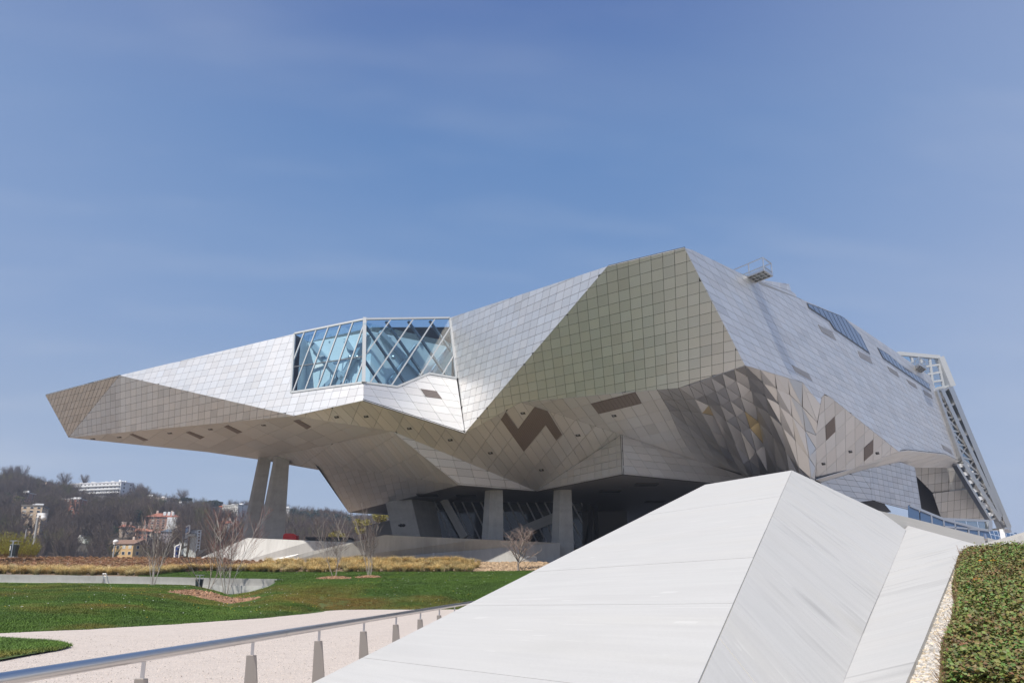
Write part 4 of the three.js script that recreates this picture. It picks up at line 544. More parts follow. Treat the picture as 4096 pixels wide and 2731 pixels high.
// ---------------------------------------------------------------- pebble strip and low clipped hedge on the right
function instanced(name, g, mat, list, label, cat, cols) { const im = new THREE.InstancedMesh(g, mat, list.length); list.forEach((m, i) => { im.setMatrixAt(i, m); if (cols) im.setColorAt(i, cols(i)); }); im.name = numbered(name); im.castShadow = im.receiveShadow = true; scene.add(im); return tag(im, label, cat, null, 'stuff'); }
const compose = (p, e, s) => new THREE.Matrix4().compose(p, new THREE.Quaternion().setFromEuler(e), s instanceof THREE.Vector3 ? s : V(s, s, s));
{
  const r = rng(21), bedPl = { n: plRamp.n, d: plRamp.d - .06 }, eL = [[3590, 2850], [3636, 2731], [3702, 2563], [3767, 2410], [3827, 2257], [3850, 2205]], eH = [[3779, 2900], [3783, 2731], [3779, 2659], [3815, 2535], [3827, 2434], [3815, 2382], [3835, 2261], [3842, 2210]];
  const li = (T, y) => { const S = T.map(([a, b]) => [b, a]).sort((a, b) => a[0] - b[0]); return interp(y, S); };
  const rb = [rampEdge[0], rampEdge[1], rampEdge[2], rampEdge[3], rampEdge[4], edgeExt].map(p => p.clone().addScaledVector(plRamp.n, -.06)), out = [...rb, ...rb.slice().reverse().map((p, i) => p.clone().add(V(i < 2 ? 9 : 14, 3, 0)))];
  const pts = [...rb.map(p => p.clone()), hit(4700, 3300, bedPl), hit(4700, 2205, bedPl)], fr = frameOf(bedPl, pts[0], V(1, .2, 0));
  solo('planting_bed', prism(pts.map(fr.to2), fr, -.3, 0), std(.34, .3, .25, .95, { map: uvScale(gravelTex, .6) }), 'sloping bed under the pebbles and hedge', null, 'structure');
  const pebG = flat(new THREE.IcosahedronGeometry(1, 0)); { const a = pebG.attributes.position; for (let i = 0; i < a.count; i++) { const k = .8 + .4 * hash(Math.round(a.getX(i) * 50), Math.round(a.getY(i) * 50), Math.round(a.getZ(i) * 50)); a.setXYZ(i, a.getX(i) * k, a.getY(i) * k * .62, a.getZ(i) * k); } pebG.computeVertexNormals(); }
  const L = []; for (let i = 0; i < 60000 && L.length < 26000; i++) { const y = lerp(2205, 2860, Math.pow(r(), .8)), a = li(eL, y), b = li(eH, y) + 40, p = hit(lerp(a - 2, b, r()), y, bedPl); if (p.z > -2) continue; const s = .008 + .017 * Math.pow(r(), 2.5); p.addScaledVector(bedPl.n, s * .3 + r() * .012); L.push(compose(p, new THREE.Euler(r() * .6, r() * 6.3, r() * .6), V(s, s, s * (.7 + .6 * r())))); }
  instanced('pebbles', pebG, std(1, 1, 1, .8), L, 'strip of small white and tan pebbles along the edge of the slab', 'pebbles', () => { const k = .3 + .36 * r(), t = r(); return new THREE.Color().setRGB(k * (t > .7 ? 1.15 : 1.04), k * (t > .7 ? .97 : .98), k * (t > .7 ? .72 : .9)); });
  // hedge: woody base, then leaves on thin shoots
  const lum = p => .1 + .13 * fbm(p.x * .9, p.z * .9, 77, 3) + .06 * noise(p.x * 4, p.z * 4, 79);
  const hp = (t, y) => { const x0 = li(eH, y) + 8; return [lerp(x0, 4330, t), y, t]; };
  const leaf = geom([0, 0, 0, -.5, .28, .45, 0, .1, 1, .5, .28, .45], [0, 1, 2, 0, 2, 3]), Lm = [], Tw = [];
  const bodyPos = [], bodyIdx = [], NX = 60, NY = 90; for (let j = 0; j <= NY; j++) for (let i = 0; i <= NX; i++) { const y = lerp(2244, 2900, Math.pow(j / NY, 1.4)), [px, py, t] = hp(i / NX, y), p = hit(px, py, bedPl), h = (lum(p) - .07) * Math.sqrt(clamp(t * 14)) * clamp((y - 2240) / 14); p.addScaledVector(V(0, 1, 0), h); bodyPos.push(p.x, p.y, p.z); if (i < NX && j < NY) { const a = j * (NX + 1) + i; bodyIdx.push(a, a + 1, a + NX + 2, a, a + NX + 2, a + NX + 1); } }
  solo('hedge_undergrowth', geom(bodyPos, bodyIdx), std(.045, .04, .018, .95), 'brown woody undergrowth inside the low hedge', 'undergrowth', 'stuff');
  const cols = []; for (let i = 0; i < 190000; i++) {
    const y = lerp(2240, 2880, Math.pow(r(), 1.25)), e = r() < .12, t = e ? .012 * r() : r(), [px, py] = hp(t, y), p = hit(px + (r() - .5) * 6, py, bedPl); if (-p.z < 3.2) continue; const top = lum(p) * Math.sqrt(clamp(t * 14 + .12)) * clamp((y - 2232) / 16, .3), h = e ? top * r() + .03 : top - .07 * Math.pow(r(), 1.5) + .07 * Math.pow(r(), 5); p.y += h;
    const s = .016 + .014 * r(); Lm.push(compose(p, new THREE.Euler(-.5 + r() * 1.3, r() * 6.283, (r() - .5) * 1.6), V(s, s, s * 1.35))); const b = fbm(p.x * 1.7, p.z * 1.7, 83, 3), q = clamp((b - .45) * 4) * .6 + r() * .35; cols.push([lerp(.155, .19, q) * (.6 + .7 * r()), lerp(.2, .135, q) * (.6 + .7 * r()), lerp(.045, .05, q)]);
  }
  instanced('hedge', leaf, std(1, 1, 1, .55), Lm, 'low clipped hedge of small green and reddish leaves at right', 'hedge', i => new THREE.Color().setRGB(...cols[i]));
  for (let i = 0; i < 3400; i++) { const y = lerp(2242, 2870, Math.pow(r(), 1.2)), [px, py] = hp(r() < .07 ? .012 * r() : r(), y), p = hit(px, py, bedPl); if (-p.z < 3.2) continue; p.y += lum(p) * .75; Tw.push(compose(p, new THREE.Euler((r() - .5) * 1.8, r() * 6.3, (r() - .5) * 1.8), V(1, .05 + .13 * r() * r(), 1))); }
  instanced('hedge_shoots', new THREE.CylinderGeometry(.0012, .002, 1, 3).translate(0, .5, 0), std(.22, .13, .075, .8), Tw, 'thin bare reddish shoots sticking out of the low hedge', 'shoots');
  const where = ['upper left flower of the pair near the hedge top', 'upper right flower of the pair near the hedge top', 'larger flower lower down, nearest the pebbles', 'small flower beside the larger one, nearest the pebbles'];
  [[3935, 2276], [3988, 2281], [3921, 2355], [3911, 2361]].forEach(([x, y], n) => { const p = hit(x, y + 38, bedPl); p.y += lum(p) + .03; const f = thing('orange_flower', p, `orange daisy growing through the hedge, ${where[n]}`, 'flower', 'flowers in the hedge'); const k = n === 3 ? .6 : 1, pet = []; for (let i = 0; i < 9; i++) { const a = i / 9 * 6.283; pet.push(new THREE.SphereGeometry(.016 * k, 6, 4).scale(1.3, .25, .7).translate(.022 * k, 0, 0).rotateY(a)); } part('petals', merge(pet), std(.85, .38, .02, .6), f); part('flower_head', new THREE.SphereGeometry(.012 * k, 8, 6).translate(0, .004, 0), std(.5, .2, .02, .7), f); part('stalk', tube(V(0, -.2, 0), V(0, 0, 0), .003), std(.08, .14, .04, .8), f); });
}

// ---------------------------------------------------------------- concrete retaining walls in front of the museum
function slabWall(name, front, back, mat, label, joints) {                     // front: [px, py, D] round the visible face, extruded backwards
  const pts = front.map(([x, y, D]) => at(x, y, D)), c = pts[0].clone(), t = thing(name, V(c.x, groundH(c.x, c.z), c.z), label, 'wall');
  const bk = pts.map(p => p.clone().add(V(0, 0, -back)));
  wpart('wall_face', solid(pts, bk), mat, t); return t;
}
{
  const D1 = 101, D2 = 97, w1 = slabWall('retaining_wall', [[923, 2258, D1], [989, 2151, D1 + 1], [1249, 2162.5, D1 + 1], [1470, 2172, D1 + 2], [1470, 2262, D1 + 1], [1100, 2262, D1]], 1.2, M.paleConcrete, 'low pale concrete wall with a slanting left end, behind the bare young trees');
  const rp = [at(766, 2245, D1 - 1), at(923, 2258, D1), at(989, 2151, D1 + 1)]; rp.push(at(985, 2153, D1 + 3)); wpart('sloping_end', geom([rp[0], rp[1], rp[2], rp[0], rp[2], rp[3]].flatMap(p => [p.x, p.y, p.z]), null, [0, 0, 6, 0, 3, 6, 0, 0, 3, 6, 3, 7]), M.paleConcrete, w1);
  const w2 = slabWall('front_wall', [[1070, 2268, D2], [1190, 2218, D2], [1279, 2197, D2], [1400, 2170, D2], [1536, 2139.5, D2], [1925, 2157, D2 + 1], [2030, 2162, D2 + 1.5], [2240, 2171, D2 + 2.5], [2240, 2275, D2 + 1.5], [1500, 2275, D2]], .8, M.concrete, 'long grey concrete wall behind the feathery grasses, half in shadow');
  // form joints, small plates and the notice
  for (const [x, y0, y1] of [[1690, 2148, 2268], [1780, 2152, 2268], [1858, 2155, 2268], [2147, 2168, 2268]]) wpart('joint', bar(at(x, y0 + 2, D2 - .02 + (x - 1536) / 389 + .02), at(x, y1, D2 + .0 + (x - 1536) / 389), .03), M.greyPaint, w2);
  for (const y of [2213, 2219.5]) wpart('wall_plate', bar(at(1730, y, D2 + .2), at(1737.5, y, D2 + .2), .05), M.white, w2);
  const nt = thing('notice_plate', at(1975, 2216, dC - 1.15), 'small white notice fixed low on the left column', 'notice'); part('plate', box(.29, .27, .02), M.white, nt); part('print', box(.2, .015, .004, 0, .03, .013), M.greyPaint, nt); part('print', box(.16, .015, .004, 0, -.02, .013), M.greyPaint, nt); part('print', box(.18, .015, .004, 0, -.06, .013), M.greyPaint, nt);
  // stair handrail in front of the left wall
  const q = (x, y) => at(850 + x / 5.0575, 1950 + y / 5.0575, D2 - 1.2), sr = thing('stair_handrail', q(1100, 1540), 'thin sloping steel stair handrail in front of the pale left wall', 'handrail');
  wpart('rail', merge([tube(q(1100, 1500), q(1720, 1355), .045), tube(q(1250, 1540), q(1720, 1440), .035)]), railMat, sr); for (const [a, b] of [[[1110, 1500], [1125, 1560]], [[1358, 1440], [1352, 1530]], [[1565, 1400], [1583, 1468]], [[1718, 1357], [1716, 1445]], [[1375, 1445], [1420, 1490]]]) wpart('baluster', tube(q(...a), q(...b), .03), railMat, sr);
  // crowd barrier
  const cb = thing('crowd_barrier', at(2106, 2263, 96.5), 'galvanised crowd barrier leaning by the wall right of the small bare tree', 'barrier'), W = 1.12, Hh = .98;
  part('frame', merge([tube(V(0, .12, 0), V(0, Hh - .08, 0), .025), tube(V(W, .12, 0), V(W, Hh - .08, 0), .025), tube(V(.08, Hh, 0), V(W - .08, Hh, 0), .025), tube(V(0, Hh - .08, 0), V(.08, Hh, 0), .025), tube(V(W, Hh - .08, 0), V(W - .08, Hh, 0), .025), tube(V(0, .14, 0), V(W, .14, 0), .022)]), M.steel, cb);
  for (let i = 1; i < 12; i++) part('bar', tube(V(i * W / 12, .14, 0), V(i * W / 12, Hh, 0), .013, .013, 6), M.steel, cb); for (const x of [.12, W - .12]) part('foot', merge([bar(V(x, .12, 0), V(x - .05, 0, .25), .03), bar(V(x, .12, 0), V(x + .05, 0, -.25), .03)]), M.steel, cb);
  // things on the terrace between the columns
  const rk = thing('red_kiosk', at(1134, 2146, 106), 'rounded bright red kiosk beside the right of the two tall inclined columns', 'kiosk'), sh = new THREE.Shape(); sh.moveTo(0, 0); sh.lineTo(1.5, 0); sh.lineTo(1.5, .35); sh.quadraticCurveTo(1.45, .62, .8, .66); sh.lineTo(.2, .66); sh.quadraticCurveTo(0, .64, 0, .4); sh.lineTo(0, 0);
  part('body', new THREE.ExtrudeGeometry(sh, { depth: 1.2, bevelEnabled: true, bevelSize: .08, bevelThickness: .08, bevelSegments: 4, curveSegments: 10 }).translate(0, -.35, -1.2), std(.72, .025, .025, .4), rk); part('base', box(1.4, .06, 1.1, .75, -.46, -.6), M.dark, rk);
  const ft = thing('flat_pavilion', at(1270, 2155, 112), 'low dark flat-roofed pavilion right of the red kiosk', 'pavilion'); part('roof', box(5.6, .22, 5, 1.3, .1, -2), std(.06, .07, .08, .6), ft); part('wall', box(5.2, 1.3, 4.6, 1.3, -.66, -2), std(.08, .1, .1, .3), ft); for (let i = 0; i < 12; i++) part('parapet_post', box(.05, .12, .05, -1.4 + i * .5, .27, .4), M.dark, ft);
}
// ---------------------------------------------------------------- seat wall, bins, cycle hoop, lamp posts
{
  const P = (px, D, y) => { const r = ray(px, 2320); return V(r.x * D, y, -D); }, L = [[-300, 69.4, 2.28], [0, 70, 2.24], [380, 70.7, 2.14], [640, 71.1, 2.05], [900, 71.6, 1.95], [1106, 72, 1.89]];
  const t = thing('seat_wall', P(300, 70.5, 1.4), 'low grey concrete seat wall along the top of the grassy mound', 'wall');
  const fp = [], bs = []; for (let i = 0; i < L.length - 1; i++) { const a = P(...L[i]), b = P(...L[i + 1]); const bl = (dz0, dz1, y0, y1) => { const q = (p, dz, y) => V(p.x, y, p.z + dz), A = [q(a, dz0, a.y - y0), q(b, dz0, b.y - y0), q(b, dz1, b.y - y0), q(a, dz1, a.y - y0)], B = [q(a, dz0, a.y - y1), q(b, dz0, b.y - y1), q(b, dz1, b.y - y1), q(a, dz1, a.y - y1)]; const g = solid(A, B); const e = b.clone().sub(a).multiplyScalar(.0006); return g; }; wpart('wall_block', bl(0, -1.3, .56, 0), M.concrete, t); wpart('footing', bl(.22, -1.25, 1.6, .565), M.paleConcrete, t); }
  function bin(pos, s, label, turn) { const b = thing('litter_bin', pos, label, 'litter bin', 'litter bins', turn); b.scale.setScalar(s); const body = new THREE.CylinderGeometry(.33, .25, .86, 4, 1).rotateY(Math.PI / 4).translate(0, .45, 0); part('body', body, std(.035, .05, .055, .5), b); part('lid', box(.56, .04, .5, 0, 1.16, 0), M.steel, b); for (const x of [-.24, .24]) part('lid_post', box(.025, .3, .025, x, 1.01, 0), M.steel, b); part('front_post', box(.06, 1.15, .05, .06, .58, .27), M.steel, b); part('rim', box(.5, .03, .46, 0, .885, 0), M.steel, b); part('base', box(.5, .05, .45), M.greyPaint, b); return b; }
  const g0 = onLand(793, 2366); g0.z = Math.max(g0.z, -70.6); g0.z = -69.9; g0.x = ray(793, 2360).x * 69.9; g0.y = 1.6 - .0103 * 69.9; bin(g0, 1.12, 'dark litter bin with a flat steel lid standing against the seat wall near the mulch', .1);
  const r0 = ray(50, 2227); bin(V(r0.x * 80, EYE + r0.y * 80, -80), 1.24, 'dark litter bin with a raised lid in front of the yellow-green willow shrub', -.15); part('pictogram', box(.05, .34, .01, -.1, .62, .31), M.white, scene.children[scene.children.length - 1]);
  const h0 = ray(418, 2335), hp = V(h0.x * 68.5, EYE + h0.y * 68.5 - .1, -68.5), hoop = thing('cycle_hoop', hp, 'slanting steel tube hoop on plate feet in front of the seat wall', 'cycle stand'); const pl = (x, y) => V(x, y, 0);
  part('hoop', merge([tube(pl(-.28, .86), pl(-.06, .35), .03), tube(pl(.02, .86), pl(.28, .14), .03), tube(pl(-.28, .86), pl(.02, .86), .03), tube(pl(-.06, .35), pl(.0, .12), .03), tube(pl(0, .12), pl(.28, .14), .03), tube(pl(-.2, .7), pl(.08, .7), .02)]), railMat, hoop); for (const x of [-.18, .12]) part('foot', new THREE.ExtrudeGeometry(new THREE.Shape([[x, x < 0 ? .5 : .14], [x + .1, x < 0 ? .45 : .14], [x + .06, -.2], [x - .12, -.2]].map(q => new THREE.Vector2(...q))), { depth: .02, bevelEnabled: false }), plateMat, hoop);
  function post(px, py0, py1, D, r, label, head) { const a = at(px, py0, D), hgt = at(px, py1, D).y - a.y, t = thing('lamp_post', a, label, 'lamp post', 'lamp posts'); part('pole', new THREE.CylinderGeometry(r * .7, r, hgt, 12).translate(0, hgt / 2, 0), M.greyPaint, t); head(t, hgt); return t; }
  post(133, 2176, 2053, 105, .16, 'tall pale mast with a white dome camera in front of the cream apartment block', (t, h) => { part('bracket', merge([box(.55, .3, .3, .28, h - .1, 0), box(.2, .5, .25, .05, h - .25, 0)]), M.white, t); part('dome_camera', merge([new THREE.CylinderGeometry(.3, .3, .45, 14).translate(.72, h - .2, 0), new THREE.SphereGeometry(.34, 14, 10).translate(.72, h - .5, 0)]), M.white, t); });
  post(98, 2155, 2110, 130, .1, 'thin dark lamp post rising behind the yellow-green shrub at far left', (t, h) => part('lamp_head', merge([box(1.0, .3, .5, 0, h + .1, 0), box(.3, .4, .3, .1, h + .35, 0)]), M.dark, t));
  post(450, 2232, 2172, 118, .1, 'thin grey lamp post with a white round head beside the yellow house', (t, h) => part('lamp_head', merge([new THREE.SphereGeometry(.36, 12, 8).scale(1, .8, 1).translate(.1, h + .2, 0), new THREE.CylinderGeometry(.2, .2, .3, 10).translate(0, h, 0)]), M.white, t));
  post(945, 2230, 2144, 112, .07, 'thin pole with a small round lamp head between the bare trees and the tall columns', (t, h) => part('lamp_head', new THREE.SphereGeometry(.3, 12, 8).translate(.1, h + .15, 0), M.greyPaint, t));
}
// stepped display stand with blue boards, ladder and concrete wedge at the river edge
{
  const D = 118, q = (x, y, d = 0) => at(650 + x / 6.271, 2050 + y / 6.271, D + d), t = thing('display_stand', q(500, 1180), 'stepped grey mooring stand with blue printed boards and a caged ladder', 'stand'), blue = std(.02, .05, .22, .5), paleB = std(.42, .45, .47, .6);
  const board = (P, d, mat, name, th = .3) => wpart(name, solid(P.map(([x, y]) => q(x, y, d + th)), P.map(([x, y]) => q(x, y, d))), mat, t);
  const b1 = board([[565, 535], [668, 490], [672, 312], [580, 360]], 0, blue, 'board'), b2 = board([[285, 1165], [395, 1150], [462, 775], [308, 850]], .4, blue, 'board');
  const star = (cx, cy, r, m) => { const P = []; for (let i = 0; i < 16; i++) { const a = i / 16 * 6.283, k = i % 2 ? .38 : 1; P.push([cx + Math.cos(a) * r * k, cy + Math.sin(a) * r * k]); } wpart('emblem', solid(P.map(p => q(p[0], p[1], .36)), P.map(p => q(p[0], p[1], .34))), paleB, m); };
  star(360, 960, 42, b2); star(385, 870, 28, b2); wpart('lettering', merge([bar(q(600, 400, -.03), q(595, 500, -.03), .14), bar(q(580, 400, -.03), q(577, 500, -.03), .08), bar(q(612, 420, -.03), q(640, 405, -.03), .3), bar(q(610, 450, -.03), q(640, 438, -.03), .25)]), std(.3, .42, .6, .6), b1); wpart('lettering', bar(q(352, 1060, .36), q(345, 1110, .36), .14), M.white, b2);
  for (const e of [[[285, 1165], [308, 850]], [[308, 850], [462, 775]], [[462, 775], [395, 1150]], [[580, 360], [672, 312]], [[672, 312], [668, 490]], [[565, 535], [668, 490]]]) wpart('board_frame', bar(q(...e[0], -.05), q(...e[1], -.05), .16), M.white, t);
  board([[532, 665], [640, 630], [660, 505], [560, 545]], .1, paleB, 'panel'); board([[520, 850], [620, 815], [640, 650], [540, 690]], .1, std(.3, .33, .35, .6), 'panel'); board([[445, 1110], [580, 1090], [605, 850], [470, 920]], .3, std(.52, .58, .6, .6), 'panel');
  for (const [x, y] of [[480, 1050], [508, 1045]]) wpart('slot', bar(q(x, y, .1), q(x - 4, y + 50, .1), .12), M.dark, t);
  for (const [x0, y0, x1, y1] of [[515, 545, 490, 760], [680, 460, 655, 660], [690, 450, 668, 1100], [430, 720, 420, 780], [300, 790, 280, 860], [700, 440, 870, 445], [700, 520, 880, 530]]) wpart('steel_post', bar(q(x0, y0, .6), q(x1, y1, .6), .12), M.greyPaint, t);
  board([[625, 1190], [810, 1180], [850, 580], [690, 585]], .5, std(.5, .54, .54, .7), 'pier', 2); wpart('pier_cap', bar(q(690, 570, .8), q(860, 572, .8), 1.6, .3), std(.5, .54, .54, .7), t); 
  for (let i = 0; i < 12; i++) wpart('guard_bar', bar(q(705 + i * 13, 445, .9), q(703 + i * 13, 540, .9), .04), M.steel, t);
  wpart('ladder', merge([bar(q(880, 440, .3), q(840, 960, .3), .1), bar(q(960, 440, .3), q(915, 960, .3), .1), ...[445, 520, 585, 660, 740, 815, 890].map(y => bar(q(880 - (y - 440) * .077, y, .3), q(960 - (y - 440) * .086, y, .3), .1))]), M.steel, t);
  wpart('wedge', solid([q(730, 1185, 1), q(1150, 890, 1), q(1150, 890, 3), q(730, 1185, 3)], [q(900, 950, 1), q(1060, 910, 1), q(1060, 910, 3), q(900, 950, 3)]), std(.38, .4, .41, .8), t);
}

// ---------------------------------------------------------------- bare young trees
const barkPale = std(.38, .34, .31, .8), barkDark = std(.16, .11, .1, .85), barkGrey = std(.27, .23, .2, .85);
function limb(out, p0, dir, len, r0, rnd, o, lvl, twigs) {                     // one tapered, slightly wandering limb and its side shoots
  const n = Math.max(3, Math.round(5 - lvl)); let p = p0.clone(), d = dir.clone(); const pts = [p.clone()];
  for (let i = 0; i < n; i++) { d.add(V((rnd() - .5) * o.wander, o.rise * (lvl ? 1.2 : 1) + (rnd() - .5) * o.wander * .5, (rnd() - .5) * o.wander)).normalize(); p = p.clone().addScaledVector(d, len / n); pts.push(p.clone()); }
  for (let i = 0; i < n; i++) (lvl > 1 ? twigs : out).push(tube(pts[i], pts[i + 1], Math.max(o.min, r0 * (1 - i / n * .75)), Math.max(o.min * .8, r0 * (1 - (i + 1) / n * .75)), lvl > 1 ? 3 : 5));
  if (lvl >= o.levels) return; const kids = o.kids[lvl];
  for (let k = 0; k < kids; k++) { const t = lerp(o.from, 1, (k + rnd()) / kids), i = Math.min(n - 1, Math.floor(t * n)), q = pts[i].clone().lerp(pts[i + 1], t * n - i), a = rnd() * 6.283, sp = o.angle * (.7 + .6 * rnd()), nd = pts[i + 1].clone().sub(pts[i]).normalize().multiplyScalar(Math.cos(sp)).add(V(Math.cos(a), .15, Math.sin(a)).multiplyScalar(Math.sin(sp))).normalize(); limb(out, q, nd, len * o.ratio * (1.15 - t * .6) * (.7 + .6 * rnd()), r0 * .45, rnd, o, lvl + 1, twigs); }
}
function bareTree(pos, H, stems, seed, label, o, mats, name = 'young_tree', group = 'bare young trees on the lawn') {
  const rnd = rng(seed), t = thing(name, pos, label, 'tree', group); const twigs = [];
  for (let s = 0; s < stems; s++) { const a = s / stems * 6.283 + rnd(), out = [], tilt = (stems > 1 ? o.lean * (.3 + rnd()) : .05); limb(out, V(Math.cos(a) * .1 * (stems > 1), -.1, Math.sin(a) * .1 * (stems > 1)), V(Math.cos(a) * tilt, 1, Math.sin(a) * tilt).normalize(), H * (.72 + .4 * rnd()), o.r * (.7 + .5 * rnd()), rnd, o, 0, twigs); part('stem', merge(out), mats[0], t); }
  part('twigs', merge(twigs), mats[1], t); return t;
}
const birch = { wander: .16, rise: .03, min: .008, levels: 2, kids: [15, 8], from: .22, angle: .55, ratio: .42, lean: .3, r: .036 };
const gAt = (x, y) => onLand(x * K, y * K);
const fixed = (x, y, D) => at(x * K, y * K, D);
bareTree(gAt(350, 1344), 4.7, 6, 11, 'leafless multi-stemmed birch left of the bin, in front of the seat wall', birch, [barkPale, barkDark]);
bareTree(fixed(472, 1366, 68), 5.6, 3, 12, 'leafless spreading tree growing out of the mulch patch beside the bin', { ...birch, lean: .6, wander: .2, kids: [18, 8], angle: .7, ratio: .5 }, [barkGrey, barkDark]);
bareTree(fixed(519, 1366, 67), 6.0, 5, 13, 'leafless birch with white stems and reddish twigs right of the mulch patch', { ...birch, lean: .34 }, [barkPale, std(.26, .1, .08, .8)]);
bareTree(gAt(768, 1327), 5.2, 3, 14, 'leafless young tree on a mulch disc in front of the pale left wall', { ...birch, lean: .3, kids: [17, 8], angle: .7, ratio: .5 }, [barkPale, barkDark]);
bareTree(gAt(848, 1325), 4.9, 5, 15, 'slender upright leafless birch on a mulch disc, front of the long grey wall', { ...birch, lean: .14, angle: .4 }, [barkPale, barkDark]);
bareTree(gAt(1190, 1311), 4.9, 1, 16, 'leafless tree with curling twigs in front of the shaded wall beside the barrier', { ...birch, r: .1, kids: [26, 9], angle: 1.0, ratio: .62, wander: .34, from: .16 }, [barkGrey, std(.3, .22, .2, .8)]);
{ // mulch
  const r = rng(5), mulch = std(.3, .17, .1, .95), disc = (c, rx, rz, lab, h = .12) => { const n = 26, pos = [], idx = []; pos.push(0, h, 0); for (let k = 1; k <= 3; k++) for (let i = 0; i < n; i++) { const a = i / n * 6.283, f = k / 3 * (1 + (noise(i * .7, k, 3) - .5) * .25); const x = Math.cos(a) * rx * f, z = Math.sin(a) * rz * f; pos.push(x, groundH(c.x + x, c.z + z) - c.y + h * (1 - Math.pow(k / 3, 2)) + .02 + (r() - .5) * .04, z); } for (let i = 0; i < n; i++) { const j = (i + 1) % n; idx.push(0, 1 + j, 1 + i); for (let k = 0; k < 2; k++) { const a = 1 + k * n; idx.push(a + i, a + j, a + n + j, a + i, a + n + j, a + n + i); } } const m = solo('mulch_patch', geom(pos, idx), mulch, lab, 'mulch'); m.position.copy(c);
    const L = []; for (let i = 0; i < 420; i++) { const a = r() * 6.283, f = Math.sqrt(r()), x = Math.cos(a) * rx * f, z = Math.sin(a) * rz * f; L.push(compose(V(x, groundH(c.x + x, c.z + z) - c.y + h * (1 - f * f) + .03, z), new THREE.Euler(r() * 3, r() * 6, r() * 3), V(.12, .03, .05).multiplyScalar(.6 + r()))); } const im = new THREE.InstancedMesh(new THREE.BoxGeometry(1, 1, 1), std(1, 1, 1, .9), L.length); L.forEach((q, i) => { im.setMatrixAt(i, q); const k = .5 + r(); im.setColorAt(i, new THREE.Color().setRGB(.34 * k, .2 * k, .12 * k)); }); im.name = 'bark_chips'; im.userData.kind = 'stuff'; m.add(im); };
  const c1 = gAt(492, 1374); disc(c1, 2.9, 2.2, 'large brown bark mulch patch in front of the bin and the seat wall', .22); disc(gAt(766, 1329), 1.5, 1.0, 'small brown mulch disc under the tree in front of the pale left wall'); disc(gAt(846, 1327), 1.1, .8, 'small brown mulch disc under the slender upright birch');
}

// ---------------------------------------------------------------- grasses
function blades(n, h, spread, droop, w, c0, c1, seed, segs = 3) {              // a tuft of arching blades, its colour running from root to tip
  const r = rng(seed), pos = [], col = [], idx = [];
  for (let i = 0; i < n; i++) {
    const a = r() * 6.283, lean = spread * (.25 + r()), H = h * (.6 + .5 * r()), b = pos.length / 3, x0 = (r() - .5) * spread * .35, z0 = (r() - .5) * spread * .35, k = .75 + .5 * r();
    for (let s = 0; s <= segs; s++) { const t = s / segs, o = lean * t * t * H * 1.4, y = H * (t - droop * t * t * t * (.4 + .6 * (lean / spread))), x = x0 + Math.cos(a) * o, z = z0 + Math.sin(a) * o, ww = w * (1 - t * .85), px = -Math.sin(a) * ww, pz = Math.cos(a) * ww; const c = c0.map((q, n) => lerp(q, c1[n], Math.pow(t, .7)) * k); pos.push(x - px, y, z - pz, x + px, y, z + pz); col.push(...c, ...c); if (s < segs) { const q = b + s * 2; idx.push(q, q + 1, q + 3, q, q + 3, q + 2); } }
  }
  return geom(pos, idx, null, col);
}
const bladeMat = std(1, 1, 1, .7, { vertexColors: true });
